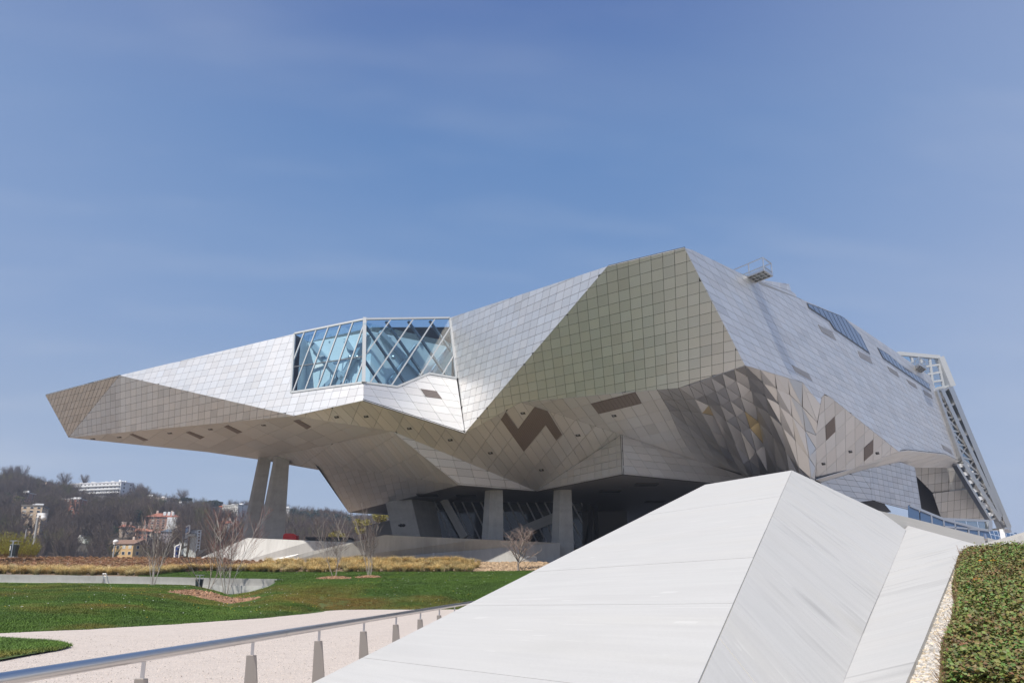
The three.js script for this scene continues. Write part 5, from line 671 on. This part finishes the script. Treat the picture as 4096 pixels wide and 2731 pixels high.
{
  const r = rng(31), place = (n, pxA, pxB, dA, dB, test, sc, jit = .3) => { const L = []; for (let i = 0; i < n; i++) { const px = lerp(pxA, pxB, r()), D = lerp(dA(px), dB(px), r()), x = ray(px, 2290).x * D, z = -D; if (test && !test(px, D, x, z)) continue; const s = sc * (1 - jit / 2 + jit * r()); L.push(compose(V(x, groundH(x, z) - .02, z), new THREE.Euler((r() - .5) * .15, r() * 6.283, (r() - .5) * .15), V(s, s * (.85 + .3 * r()), s))); } return L; };
  const front = px => px < 560 ? 72.6 : px < 760 ? lerp(72, 83, (px - 560) / 200) : 84.5, mid = px => px < 560 ? 79 : px < 1100 ? lerp(79, 90, (px - 560) / 540) : 95;
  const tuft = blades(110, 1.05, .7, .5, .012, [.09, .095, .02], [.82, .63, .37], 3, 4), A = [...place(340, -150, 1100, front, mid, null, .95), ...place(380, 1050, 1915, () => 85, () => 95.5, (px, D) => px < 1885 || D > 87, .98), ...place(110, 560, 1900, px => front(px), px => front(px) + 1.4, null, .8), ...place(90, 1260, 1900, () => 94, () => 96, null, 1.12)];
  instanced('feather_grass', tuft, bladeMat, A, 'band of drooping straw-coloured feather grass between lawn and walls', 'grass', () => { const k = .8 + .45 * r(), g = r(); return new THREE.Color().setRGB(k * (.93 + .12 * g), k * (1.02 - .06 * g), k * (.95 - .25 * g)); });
  const dome = (n, seed) => { const q = rng(seed), pos = [], col = [], idx = []; for (let i = 0; i < n; i++) { const a = q() * 6.283, y = .08 + .92 * q(), h = Math.sqrt(1 - y * y * .98), d = V(Math.cos(a) * h, y * .8, Math.sin(a) * h), k = .75 + .5 * q(), L = .3 * (.85 + .25 * q()), w = V(-Math.sin(a), 0, Math.cos(a)).multiplyScalar(.016), b = pos.length / 3; [[.25, 0], [.75, .0], [1, -.045]].forEach(([t, dy], m) => { const p = d.clone().multiplyScalar(L * t).add(V(0, dy + .02, 0)), c = [[.13, .07, .035], [.5, .33, .21], [.8, .56, .39]][m].map(z => z * k), f = 1 - m * .35; pos.push(p.x - w.x * f, p.y, p.z - w.z * f, p.x + w.x * f, p.y, p.z + w.z * f); col.push(...c, ...c); if (m < 2) { const e = b + m * 2; idx.push(e, e + 1, e + 3, e, e + 3, e + 2); } }); } return geom(pos, idx, null, col); };
  const cush = dome(330, 9), B = []; for (let D = 78; D < 99; D += .78) for (let x = -66; x < -12; x += .78) { const px = CX + x / D * F * 1.035, xx = x + (r() - .5) * .42, dd = D + (r() - .5) * .42; if (px < -250 || px > 1240 || dd < mid(px) - .6 || dd > 97.5 + (px < 900 ? 1.5 : -1) || r() < .08) continue; const s = 1.05 + .5 * r(); B.push(compose(V(xx, groundH(xx, -dd) - .03, -dd), new THREE.Euler(0, r() * 6.283, 0), V(s, s * (.85 + .3 * r()), s))); }
  instanced('cushion_grass', cush, bladeMat, B, 'rows of round brown cushion grasses on the terrace', 'grass', () => { const k = .8 + .4 * r(); return new THREE.Color().setRGB(k, k * (.92 + .12 * r()), k * .95); });
  // lawn blades
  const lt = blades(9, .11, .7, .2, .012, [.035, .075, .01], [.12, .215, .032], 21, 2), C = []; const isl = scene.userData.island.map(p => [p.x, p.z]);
  for (let i = 0; i < 420000 && C.length < 185000; i++) { const px = lerp(-120, 2500, r()), D = 26 + 62 * Math.pow(r(), .8), x = ray(px, 2400).x * D, z = -D, s = x / D, e = interp(s, edgeTab); const fr = s < sOf(560) ? 69.9 : px < 760 ? 83 : 85; if (D < e - .12 + .3 * noise(x * 2, z * 2, 3) || D > fr + r()) continue; if (s < sOf(1106) && D > wallD(s) - .3 && D < wallD(s) + 1.4) continue; if (Math.hypot((x + 25.3) / 2.6, (z + 66) / 2) < .9 && r() < .9) continue; const k = .55 + .9 * fbm(x * .5, z * .5, 91, 3) * (D - e < 1 ? .7 : 1); C.push(compose(V(x, groundH(x, z) - .015, z), new THREE.Euler(0, r() * 6.283, 0), V(k, k * .9, k))); }
  for (let i = 0; i < 30000; i++) { const x = lerp(-26, -11, r()), z = lerp(-27, -17, r()); if (!inside([x, z], isl)) continue; const k = .5 + .5 * r(); C.push(compose(V(x, .04, z), new THREE.Euler(0, r() * 6.283, 0), V(k, k, k))); }
  const m4 = new THREE.Matrix4(), cc = C.map(m => { const x = m.elements[12], z = m.elements[14], dry = clamp((fbm(x * .16, z * .16, 97, 4) - .5) * 4.5) * clamp(1.5 - groundH(x, z) * .8), k = .7 + .6 * r(), n = fbm(x * .6, z * .6, 99, 3); return [lerp(.75 + n * .5, 2.6, dry) * k, lerp(1, 1.1, dry) * k * (.75 + n * .5), lerp(.9, 1.5, dry) * k]; });
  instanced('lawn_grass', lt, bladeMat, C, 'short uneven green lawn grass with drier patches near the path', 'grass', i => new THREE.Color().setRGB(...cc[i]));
  const fl = [], fc = []; for (let i = 0; i < 420; i++) { const px = lerp(0, 2100, r()), D = lerp(36, 83, r()), x = ray(px, 2400).x * D, z = -D, s = x / D; if (D < interp(s, edgeTab) + 1 || (s < sOf(1106) && D > 69)) continue; fl.push(compose(V(x, groundH(x, z) + .09, z), new THREE.Euler(0, 0, 0), V(.03, .012, .03))); fc.push(r() > .45 ? [.8, .8, .76] : [.75, .55, .03]); }
  instanced('lawn_flowers', new THREE.SphereGeometry(1, 6, 4), std(1, 1, 1, .7), fl, 'scattered tiny white and yellow flowers in the lawn', 'flowers', i => new THREE.Color().setRGB(...fc[i]));
  // bare stony patch at the foot of the column
  const st = []; for (let i = 0; i < 2600; i++) { const px = lerp(1900, 2190, r()), D = lerp(86, 97, r()), x = ray(px, 2280).x * D, z = -D, s = .05 + .13 * r(); st.push(compose(V(x, groundH(x, z) + .02, z), new THREE.Euler(r(), r() * 6, r()), V(s * 1.3, s * .5, s))); }
  instanced('stone_mulch', new THREE.IcosahedronGeometry(1, 0), std(1, 1, 1, .9), st, 'brownish stony mulch at the foot of the columns', 'stones', () => { const k = .6 + .7 * r(); return new THREE.Color().setRGB(.4 * k, .29 * k, .19 * k); });
  // yellow-green willow shrub at far left
  const sb = thing('willow_shrub', at(60, 2228, 92), 'broad yellow-green willow shrub behind the left litter bin', 'shrub'); const sh = [], tw = [];
  for (let i = 0; i < 900; i++) { const a = r() * 6.283, f = Math.sqrt(r()), cx = Math.cos(a) * f * 3.6 - 1, cz = Math.sin(a) * f * 2.2, hgt = 2.6 * Math.sqrt(Math.max(.05, 1 - f * f * .85)) * (.75 + .4 * r()), d = V(Math.cos(a) * f * .55 + (r() - .5) * .3, 1, Math.sin(a) * f * .4 + (r() - .5) * .3).normalize(), b = V(cx * .75, 0, cz * .75), e = b.clone().addScaledVector(d, hgt); if (i % 3 === 0) tw.push(tube(b, e, .014, .006, 3)); for (let k = 0; k < 16; k++) { const t = .2 + .8 * r(), p = b.clone().lerp(e, t), s = .09 + .1 * r(), q = V(r() - .5, r() * .9, r() - .5).normalize().multiplyScalar(s), w = V(r() - .5, r() - .5, r() - .5).normalize().multiplyScalar(.018); sh.push(p.x - w.x, p.y - w.y, p.z - w.z, p.x + w.x, p.y + w.y, p.z + w.z, p.x + q.x, p.y + q.y, p.z + q.z); } }
  part('foliage', geom(sh), std(.26, .26, .03, .7), sb); part('stems', merge(tw), std(.25, .16, .05, .8), sb);
}

// ---------------------------------------------------------------- hillside across the river
const ridge = tab([[-400, 60], [0, 62], [200, 58], [350, 55], [540, 55], [640, 50], [760, 46], [1000, 42], [1250, 38], [1450, 35], [2300, 22], [2500, 20], [3200, 16]]);
function hillH(x, z) { const D = -z, s = x / D, t = clamp((D - 250) / 330), r = interp(s, ridge); return -5 + (r + 5) * (Math.pow(t, .85)) + (fbm(x * .012, z * .012, 201, 3) - .5) * 9 * sm(t) - Math.max(0, D - 640) * .05; }
function onHill(px, py) { const r = ray(px, py); for (let D = 250; D < 700; D += 1) { const p = r.clone().multiplyScalar(D); if (p.y + EYE <= hillH(p.x, p.z)) return V(p.x, hillH(p.x, p.z), p.z); } const p = r.clone().multiplyScalar(590); return V(p.x, p.y + EYE, p.z); }
{
  const pos = [], idx = [], NS = 110, ND = 60; for (let j = 0; j <= ND; j++) for (let i = 0; i <= NS; i++) { const D = lerp(240, 1100, Math.pow(j / ND, 1.4)), s = lerp(-.85, .6, i / NS); pos.push(s * D, hillH(s * D, -D), -D); if (i < NS && j < ND) { const a = j * (NS + 1) + i; idx.push(a, a + 1, a + NS + 2, a, a + NS + 2, a + NS + 1); } }
  solo('hillside', geom(pos, idx), std(.06, .05, .036, .95), 'wooded hillside across the river', null, 'structure');
  const wat = new THREE.PlaneGeometry(1400, 110).rotateX(-Math.PI / 2).translate(-100, -5.2, -215); solo('river', wat, std(.05, .07, .07, .15), 'river below the hillside', null, 'structure');
}
function crownTwigs(n, H, seed, wide) {                                        // leafless crown: forking limbs and many thin upward twigs
  const r = rng(seed), pos = []; const strip = (a, b, w0, w1) => { const d = b.clone().sub(a).normalize(); for (const k of [0, 1]) { let x = d.clone().cross(V(k, .2, 1 - k)).normalize(); pos.push(a.x - x.x * w0, a.y - x.y * w0, a.z - x.z * w0, a.x + x.x * w0, a.y + x.y * w0, a.z + x.z * w0, b.x, b.y, b.z); if (w1) pos.push(b.x + x.x * w1, b.y + x.y * w1, b.z + x.z * w1, a.x + x.x * w0, a.y + x.y * w0, a.z + x.z * w0, b.x - x.x * w1, b.y - x.y * w1, b.z - x.z * w1); } };
  strip(V(0, -1, 0), V(0, H * .45, 0), H * .022, H * .016);
  for (let i = 0; i < n; i++) { const a = r() * 6.283, y0 = H * (.2 + .28 * r()), b = V(0, y0, 0), ye = .38 + .54 * Math.sqrt(r()), rr = wide * .36 * Math.sqrt(Math.max(.02, 1 - Math.pow((ye - .66) / .33, 2))) * (.45 + .55 * Math.sqrt(r())), e = V(Math.cos(a) * rr * H, H * ye, Math.sin(a) * rr * H); strip(b, e, H * .008, H * .004); for (let k = 0; k < 9; k++) { const t = .35 + .65 * r(), p = b.clone().lerp(e, t), q = p.clone().add(V((r() - .5) * .26, .04 + .17 * r(), (r() - .5) * .26).multiplyScalar(H)); strip(p, q, H * .0034, 0); } }
  return geom(pos);
}
const clearings = [];                                                          // [x, z, radius] kept free in front of the buildings
function crown(list, n, size, mat, seed, parent, name = 'crown') {             // foliage: many small leaf clumps through several uneven masses
  const r = rng(seed), pos = []; for (let i = 0; i < n; i++) { const [cx, cy, cz, rx, ry, rz] = list[Math.floor(r() * list.length)]; const d = V(r() - .5, r() - .5, r() - .5).normalize().multiplyScalar(.55 + .5 * Math.pow(r(), .6)), p = V(cx + d.x * rx, cy + d.y * ry, cz + d.z * rz); const a = V(r() - .5, r() - .5, r() - .5).normalize(), b = V(r() - .5, (r() - .5) * .7, r() - .5).normalize(), s = size * (.5 + r()); pos.push(p.x, p.y, p.z, p.x + a.x * s, p.y + a.y * s, p.z + a.z * s, p.x + b.x * s, p.y + b.y * s, p.z + b.z * s); } part(name, geom(pos), mat, parent);
}
// buildings
const win = { glass: std(.05, .06, .075, .15), frame: std(.7, .69, .66, .6), shutter: std(.6, .58, .52, .7) };
function house(name, px0, px1, pyT, pyB, turn, o, label, cat = 'building') {
  const base = onHill((px0 + px1) / 2, pyB), D = -base.z, w = (px1 - px0) / F * D * 1.02, h = (pyB - pyT) / F * D * 1.04, W = w * (o.wide ?? .8), Dp = o.deep ?? W * .7, t = thing(name, base, label, cat, null, turn);
  clearings.push([base.x, base.z, Math.max(W, Dp) * .62, pyT, px0, px1, D]);
  const wall = std(...o.wall, .85), roof = std(...(o.roof ?? [.5, .48, .45]), .85), bodyH = h * (o.gable ? .72 : .96);
  part('wall', box(W, bodyH + 6, Dp, 0, bodyH / 2 - 3, 0), wall, t);
  const R0 = bodyH; if (o.gable) { const g = new THREE.ExtrudeGeometry(new THREE.Shape([[-Dp / 2 - .5, 0], [0, h * .3], [Dp / 2 + .5, 0]].map(q => new THREE.Vector2(...q))), { depth: W + 1, bevelEnabled: false }).rotateY(Math.PI / 2).translate(-W / 2 - .5, R0, 0); const rf = part('roof', o.hip ? (() => { const hh = h * .28, a = W / 2 + .5, b = Dp / 2 + .5, c = a * .45, P = [[-a, 0, b], [a, 0, b], [a, 0, -b], [-a, 0, -b], [-c, hh, 0], [c, hh, 0]].map(q => V(...q).add(V(0, R0, 0))), o2 = []; for (const f of [[0, 1, 5], [0, 5, 4], [1, 2, 5], [2, 3, 4], [2, 4, 5], [3, 0, 4], [0, 2, 1], [0, 3, 2]]) for (const k of f) o2.push(P[k].x, P[k].y, P[k].z); return geom(o2); })() : flat(g), roof, t); for (const x of o.chimneys ?? [.2, -.25]) part('chimney', box(.9, 2.2, .7, x * W, R0 + h * .3, -.3), std(.5, .42, .36, .9), rf); }
  else { part('roof', box(W + .5, .5, Dp + .5, 0, R0 + .2, 0), roof, t); for (let i = 0; i < (o.stacks ?? 3); i++) part('roof_stack', box(1.2 + hash(i, 2) * 1.6, 1 + hash(i, 5) * 1.6, 1.2, (hash(i, 7) - .5) * W * .85, R0 + 1, (hash(i, 9) - .5) * Dp * .4), M.white, t); }
  const rows = o.rows ?? 3, cols = o.cols ?? 4, ww = Math.min(1.6, W / cols * .5), wh = Math.min(1.9, bodyH / rows * .55);
  const gF = new THREE.BoxGeometry(ww, wh, .12), gP = new THREE.BoxGeometry(ww * .82, wh * .84, .08);
  const side = (n, L, put) => { for (let r = 0; r < rows; r++) for (let c = 0; c < n; c++) { const u = (c + .5) / n * L - L / 2, y = (r + .5) / rows * bodyH; const f = part('window', gF, (o.frame ?? win.frame), t); put(f, u, y); const p = part('pane', gP, hash(r, c, W | 0) > .8 ? win.shutter : win.glass, f); p.position.z = .05; } };
  side(cols, W, (f, u, y) => f.position.set(u, y, Dp / 2 + .03)); const c2 = o.sideCols ?? 2; for (const sgn of [-1, 1]) side(c2, Dp, (f, u, y) => { f.position.set(sgn * (W / 2 + .03), y, u); f.rotation.y = sgn * Math.PI / 2; });
  if (o.balcony) for (let r = 1; r <= rows; r++) part('balcony', merge([box(W * o.balcony, .25, 1.4, (o.balX ?? 0) * W, r / rows * bodyH - bodyH / rows, Dp / 2 + .7), box(W * o.balcony, .9, .1, (o.balX ?? 0) * W, r / rows * bodyH - bodyH / rows + .5, Dp / 2 + 1.4)]), o.balMat ?? M.white, t);
  return t;
}
const brick = [.36, .15, .1], tile = [.36, .14, .09];
house('apartment_block', 84, 166, 2034, 2130, .35, { wall: [.62, .47, .32], roof: [.2, .18, .16], rows: 7, cols: 3, sideCols: 4, wide: .86, deep: 17 }, 'cream seven-storey apartment block low on the hillside at far left');
house('terrace_block', 272, 525, 1937, 1978, -.32, { wall: [.6, .6, .62], roof: [.72, .72, .74], rows: 3, cols: 14, stacks: 12, balcony: .98, wide: 1, deep: 12 }, 'long white stepped apartment building crowning the ridge at left');
house('long_house', 118, 192, 1936, 1952, -.2, { wall: [.4, .3, .25], roof: tile, gable: true, hip: true, rows: 1, cols: 6, wide: 1, deep: 12, chimneys: [.35] }, 'long low building with a red roof on the ridge above the cream block');
house('brick_block', 236, 330, 2004, 2066, .1, { wall: brick, roof: [.5, .47, .45], rows: 5, cols: 5, balcony: .3, balX: -.35, wide: .95, deep: 14 }, 'brick-red apartment block with white balconies among bare trees, above centre left');
house('hidden_block', 66, 116, 1976, 2012, 0, { wall: [.42, .27, .2], roof: [.66, .64, .6], rows: 3, cols: 4, wide: .95, deep: 10 }, 'brown block with a pale flat roof half hidden in the trees at far left');
house('ridge_block', 568, 612, 1989, 2010, .1, { wall: [.5, .46, .42], roof: [.6, .56, .52], rows: 2, cols: 4, wide: 1, deep: 10, balcony: .9 }, 'beige flat-roofed block on the ridge, left half of a low pair');
house('ridge_block', 618, 668, 1996, 2022, .1, { wall: [.42, .36, .33], roof: [.52, .46, .42], rows: 2, cols: 5, wide: 1, deep: 10, stacks: 1 }, 'brownish flat-roofed block on the ridge, right half of a low pair');
house('apartment_block', 590, 715, 2058, 2120, .15, { wall: [.34, .2, .16], roof: tile, gable: true, hip: true, rows: 5, cols: 6, balcony: .3, balX: .36, wide: .95, deep: 14 }, 'red-brown apartment block with a low red roof behind the tallest birch twigs');
house('white_house', 704, 728, 2016, 2032, 0, { wall: [.75, .74, .72], roof: [.6, .58, .55], rows: 1, cols: 2, deep: 8, stacks: 1 }, 'tiny white cube house high on the slope right of the cedar');
house('garden_house', 680, 706, 2030, 2044, .4, { wall: [.66, .62, .56], roof: [.34, .3, .28], gable: true, rows: 1, cols: 2, deep: 8 }, 'small cream cottage with a grey roof just below the white cube house');
house('town_house', 470, 528, 2102, 2142, .55, { wall: [.52, .42, .33], roof: tile, gable: true, hip: true, rows: 2, cols: 3, deep: 11, chimneys: [-.3, -.1, .3] }, 'beige house with a red hipped roof and three chimneys');
house('town_house', 538, 582, 2118, 2158, .5, { wall: [.62, .33, .25], roof: [.4, .17, .1], gable: true, rows: 2, cols: 2, deep: 10 }, 'pink house with a shallow roof among bare trees');
house('town_house', 582, 606, 2122, 2154, .3, { wall: [.72, .62, .48], roof: [.42, .2, .14], gable: true, rows: 2, cols: 1, deep: 8, chimneys: [] }, 'narrow cream house next to the pink house');
house('town_house', 620, 664, 2128, 2156, -.1, { wall: [.6, .61, .64], roof: [.45, .25, .2], gable: true, rows: 2, cols: 3, deep: 9, chimneys: [.3] }, 'white house with a low red roof beside the slate-roofed turret house');
{ const t = house('turret_house', 652, 704, 2120, 2166, .1, { wall: [.33, .3, .33], roof: [.12, .15, .19], gable: true, hip: true, rows: 3, cols: 4, deep: 12, chimneys: [-.45, .45] }, 'grey house with a dark slate mansard roof and white dormers'); for (const x of [-.25, 0, .25]) part('dormer', box(1, 1.5, 1, x * 7, 11.5, 5.6), M.white, t); }
house('villa', 456, 574, 2166, 2226, -.25, { wall: [.62, .42, .2], roof: [.26, .16, .11], gable: true, rows: 2, cols: 4, deep: 10, wide: .9, chimneys: [.1] }, 'yellow villa with a broad brown gabled roof at the foot of the hill');
house('tower_block', 905, 995, 2028, 2098, -.5, { wall: [.62, .61, .58], roof: [.5, .5, .48], rows: 9, cols: 8, sideCols: 2, wide: .92, deep: 15, stacks: 4 }, 'tall white slab block of nine floors left of the inclined columns');
house('tower_block', 1128, 1154, 2038, 2098, .3, { wall: [.62, .6, .57], roof: [.5, .5, .48], rows: 8, cols: 3, wide: .9, deep: 10, stacks: 1 }, 'narrow pale tower block just right of the inclined columns');
house('roof_house', 876, 900, 2024, 2046, .2, { wall: [.45, .3, .24], roof: [.5, .16, .08], gable: true, rows: 1, cols: 2, deep: 8 }, 'house with a bright red roof just left of the white slab block');
house('beige_block', 872, 930, 2086, 2132, .15, { wall: [.6, .52, .38], roof: tile, gable: true, hip: true, rows: 4, cols: 4, balcony: .3, balX: .4, deep: 11, wide: .9 }, 'beige block with a red roof and white eaves below the white slab block');
house('red_roofed_house', 825, 872, 2072, 2090, 0, { wall: [.4, .3, .25], roof: [.42, .14, .09], gable: true, hip: true, rows: 1, cols: 4, deep: 9 }, 'low house with a long red roof beside the dark cedar');
house('red_roofed_house', 930, 975, 2098, 2118, .1, { wall: [.44, .34, .28], roof: [.42, .15, .1], gable: true, hip: true, rows: 1, cols: 4, deep: 9 }, 'low house with a red roof directly below the white slab block');
house('cottage', 856, 900, 2162, 2184, .3, { wall: [.68, .52, .45], roof: [.36, .2, .14], gable: true, rows: 1, cols: 2, deep: 8 }, 'pinkish cottage with a brown roof peeping over the left wall slope');
house('white_villa', 1386, 1408, 2074, 2096, .3, { wall: [.74, .74, .72], roof: [.66, .64, .62], rows: 2, cols: 3, deep: 9, stacks: 2 }, 'white villa among dark trees right of the inclined columns');
{ const b = onHill(330, 2172), t = thing('garden_wall', b, 'long low whitewashed wall on the wooded slope', 'wall', null, -.36), L = 50 / F * -b.z * 1.1; for (let i = 0; i < 4; i++) part('wall_block', box(L / 4 - .1, 3.2 - i * .2, .6, (i - 1.5) * L / 4, 1.5 - i * .7, 0), std(.55 - i * .02, .55, .52, .9), t); clearings.push([b.x, b.z, 8, 2150, 305, 356, -b.z]); }
// woodland
{
  const oak = (px, py, H, lab) => { const b = onHill(px, py), t = thing('bare_tree', b, lab, 'tree', 'tall bare trees on the ridge'); part('crown', crownTwigs(60, H, px, 1.25), std(.16, .13, .12, .9), t); part('trunk', new THREE.CylinderGeometry(H * .018, H * .03, H * .5, 7).translate(0, H * .25, 0), std(.13, .11, .1, .9), t); };
  oak(16, 1932, 12, 'rounded bare tree on the ridge, leftmost at the frame edge'); oak(42, 1932, 13, 'rounded bare tree on the ridge, second from the left frame edge'); oak(77, 1936, 14, 'rounded bare tree on the ridge with clear dark trunk, third from the left edge'); oak(250, 1962, 13, 'spreading bare tree standing left of the long white ridge building'); oak(332, 1952, 10, 'bare tree in front of the long white ridge building'); oak(540, 1996, 12, 'tall bare tree at the right end of the long white ridge building'); oak(725, 2016, 11, 'pale bare tree on the ridge above the white cube house');
  const evg = (px, py, w, h, lab, col = [.022, .045, .022], form = 0) => { const b = onHill(px, py), k = -b.z / F, W = w * k, H = h * k; clearings.push([b.x, b.z, W * .35, py - h * .72, px - w * .42, px + w * .42, -b.z, 1]); const t = thing('evergreen_tree', b, lab, 'tree', 'evergreens on the hillside'), q = rng(px), list = []; const n = 9; for (let i = 0; i < n; i++) { const a = q() * 6.283, f = q(), y = form === 1 ? (i + .5) / n : .35 + .55 * q(); const wr = form === 1 ? (1 - y * .85) : 1; list.push([Math.cos(a) * f * W * .3 * wr, H * (form === 1 ? y : y), Math.sin(a) * f * W * .3 * wr, W * .3 * (form === 1 ? wr * 1.3 : .8 + .4 * q()), H * (form === 2 ? .09 : .2), W * .3 * (form === 1 ? wr * 1.3 : 1)]); } crown(list, 1500, Math.max(.6, W * .09), std(...col, .8), px + py, t); part('trunk', new THREE.CylinderGeometry(W * .02, W * .04, H * .7, 6).translate(0, H * .35 - 1, 0), std(.08, .06, .05, .9), t); };
  evg(634, 2052, 56, 44, 'broad blue-green cedar below the beige ridge blocks', [.02, .055, .04]); evg(543, 2098, 54, 56, 'dark pine left of the red-brown apartment block'); evg(450, 2146, 42, 34, 'round dark green tree beside the beige house with three chimneys', [.018, .06, .022]); evg(268, 2110, 30, 58, 'dark pointed conifer right of the cream block', [.02, .032, .02], 1); evg(808, 2092, 64, 44, 'flat-layered dark cedar above the display stand', [.018, .042, .022], 2); evg(843, 2036, 52, 32, 'dark pine clump on the ridge, left of a pair', [.028, .05, .035], 2); evg(875, 2034, 28, 32, 'dark pine on the ridge, right of a pair', [.028, .05, .035]); evg(142, 1936, 26, 10, 'dark umbrella pine above the red roof on the ridge', [.025, .045, .03], 2); evg(70, 2036, 54, 46, 'olive-green evergreen above the cream block', [.085, .085, .025]); evg(15, 2036, 44, 60, 'dark green evergreen at the far left edge', [.03, .05, .022]); evg(700, 2012, 20, 14, 'small dark round evergreen on the ridge beside the white cube house'); evg(745, 2010, 46, 18, 'row of dark evergreens on the ridge right of the white cube house', [.03, .05, .035], 2); evg(608, 1998, 26, 14, 'dark pine between the two ridge blocks', [.03, .05, .03], 2); evg(573, 2004, 20, 18, 'dark tree at the left end of the ridge blocks', [.03, .045, .03]);
  const far = [[1170, 2110, 46, 70], [1215, 2104, 50, 54], [1262, 2104, 48, 58], [1300, 2120, 50, 60], [1345, 2116, 52, 54], [1390, 2130, 52, 60], [1430, 2130, 44, 50], [1240, 2140, 56, 44], [1320, 2150, 60, 44]], names = ['at the right edge of the inclined columns', 'second from the inclined columns', 'third from the inclined columns', 'in the middle of the dark wood', 'right of the middle of the dark wood', 'in front of the white villa', 'at the right end beside the willow', 'lower row, above the red kiosk', 'lower row, above the flat pavilion'];
  far.forEach(([x, y, w, h], i) => evg(x, y, w, h, `blue-green pine of the far wood, ${names[i]}`, [.03, .05 + .012 * hash(i, 3), .05]));
  evg(2336, 2164, 34, 24, 'distant dark pine seen under the museum beside the right column', [.04, .055, .06], 2); for (const [x, h, l] of [[2362, 20, 'left'], [2382, 22, 'middle'], [2398, 20, 'right']]) { const b = onHill(x, 2166), t = thing('bare_tree', b, `distant pinkish bare tree seen under the museum, ${l} of three`, 'tree', 'bare trees seen under the museum'), H = h * -b.z / F * 1.2; part('crown', crownTwigs(40, H, x, .8), std(.22, .16, .17, .9), t); part('trunk', new THREE.CylinderGeometry(H * .012, H * .02, H * .5, 6).translate(0, H * .25, 0), std(.16, .12, .12, .9), t); }
  const r = rng(77), tree = crownTwigs(22, 11, 5, 1), L = [], C = [];
  const free = (x, z) => { const D = -z, px = CX + x / D * F * 1.03; for (const [cx, cz, rad, pyT, p0, p1, Dc, kind] of clearings) { if (Math.hypot(x - cx, z - cz) < rad + 2.5) return false; if (D < Dc && D > Dc - 75 && px > p0 - 3 && px < p1 + 3) { const p = ray(px, pyT), top = hillH(x, z) + 10; if (top > EYE + p.y * D - (r() > .94 ? -8 : kind ? 4 : 9)) return false; } } return true; };
  for (let i = 0; i < 9000; i++) { const D = Math.sqrt(lerp(262 * 262, 640 * 640, r())), s = lerp(-.72, .14, r()), x = s * D, z = -D; if (!free(x, z)) continue; const k = .7 + .55 * r(); L.push(compose(V(x, hillH(x, z) - .3, z), new THREE.Euler(0, r() * 6.283, 0), V(k * (.85 + .4 * r()), k, k))); const b = .75 + .5 * r(), g = r(); C.push(g > .93 ? [.13 * b, .125 * b, .045 * b] : g > .6 ? [.15 * b, .115 * b, .09 * b] : [.115 * b, .088 * b, .076 * b]); }
  instanced('bare_woodland', tree, std(1, 1, 1, .9), L, 'leafless brown-grey woodland covering the hillside', 'woodland', i => new THREE.Color().setRGB(...C[i]));
  // yellow-green willows behind the pylon
  const willow = (px, py, D, w, h, lab) => { const b = at(px, py, D), k = D / F, W = w * k, H = h * k, t = thing('willow_tree', b, lab, 'tree', 'willows by the museum'), q = rng(px), list = []; for (let i = 0; i < 12; i++) { const a = q() * 6.283, f = Math.sqrt(q()); list.push([Math.cos(a) * f * W * .36, H * (.4 + .5 * q()), Math.sin(a) * f * W * .36, W * .16, H * .16, W * .16]); } crown(list, 1700, .32, std(.3, .27, .075, .8), px, t); const o = [], tw = []; limb(o, V(0, -.5, 0), V(.05, 1, 0), H * .8, W * .03, q, { wander: .2, rise: .04, min: .02, levels: 2, kids: [8, 5], from: .2, angle: .6, ratio: .5 }, 0, tw); part('trunk', merge(o), barkDark, t); part('twigs', merge(tw), barkDark, t); };
  willow(1452, 2158, 150, 80, 76, 'yellow-green budding willow left of the concrete pylon'); willow(1520, 2120, 175, 90, 84, 'taller pale willow right behind the concrete pylon'); willow(1345, 2165, 150, 70, 36, 'low yellow-green willow bush behind the flat pavilion');
}
scene.fog = new THREE.FogExp2(new THREE.Color().setRGB(.62, .7, .86), .00028);

renderer.render(scene, camera);
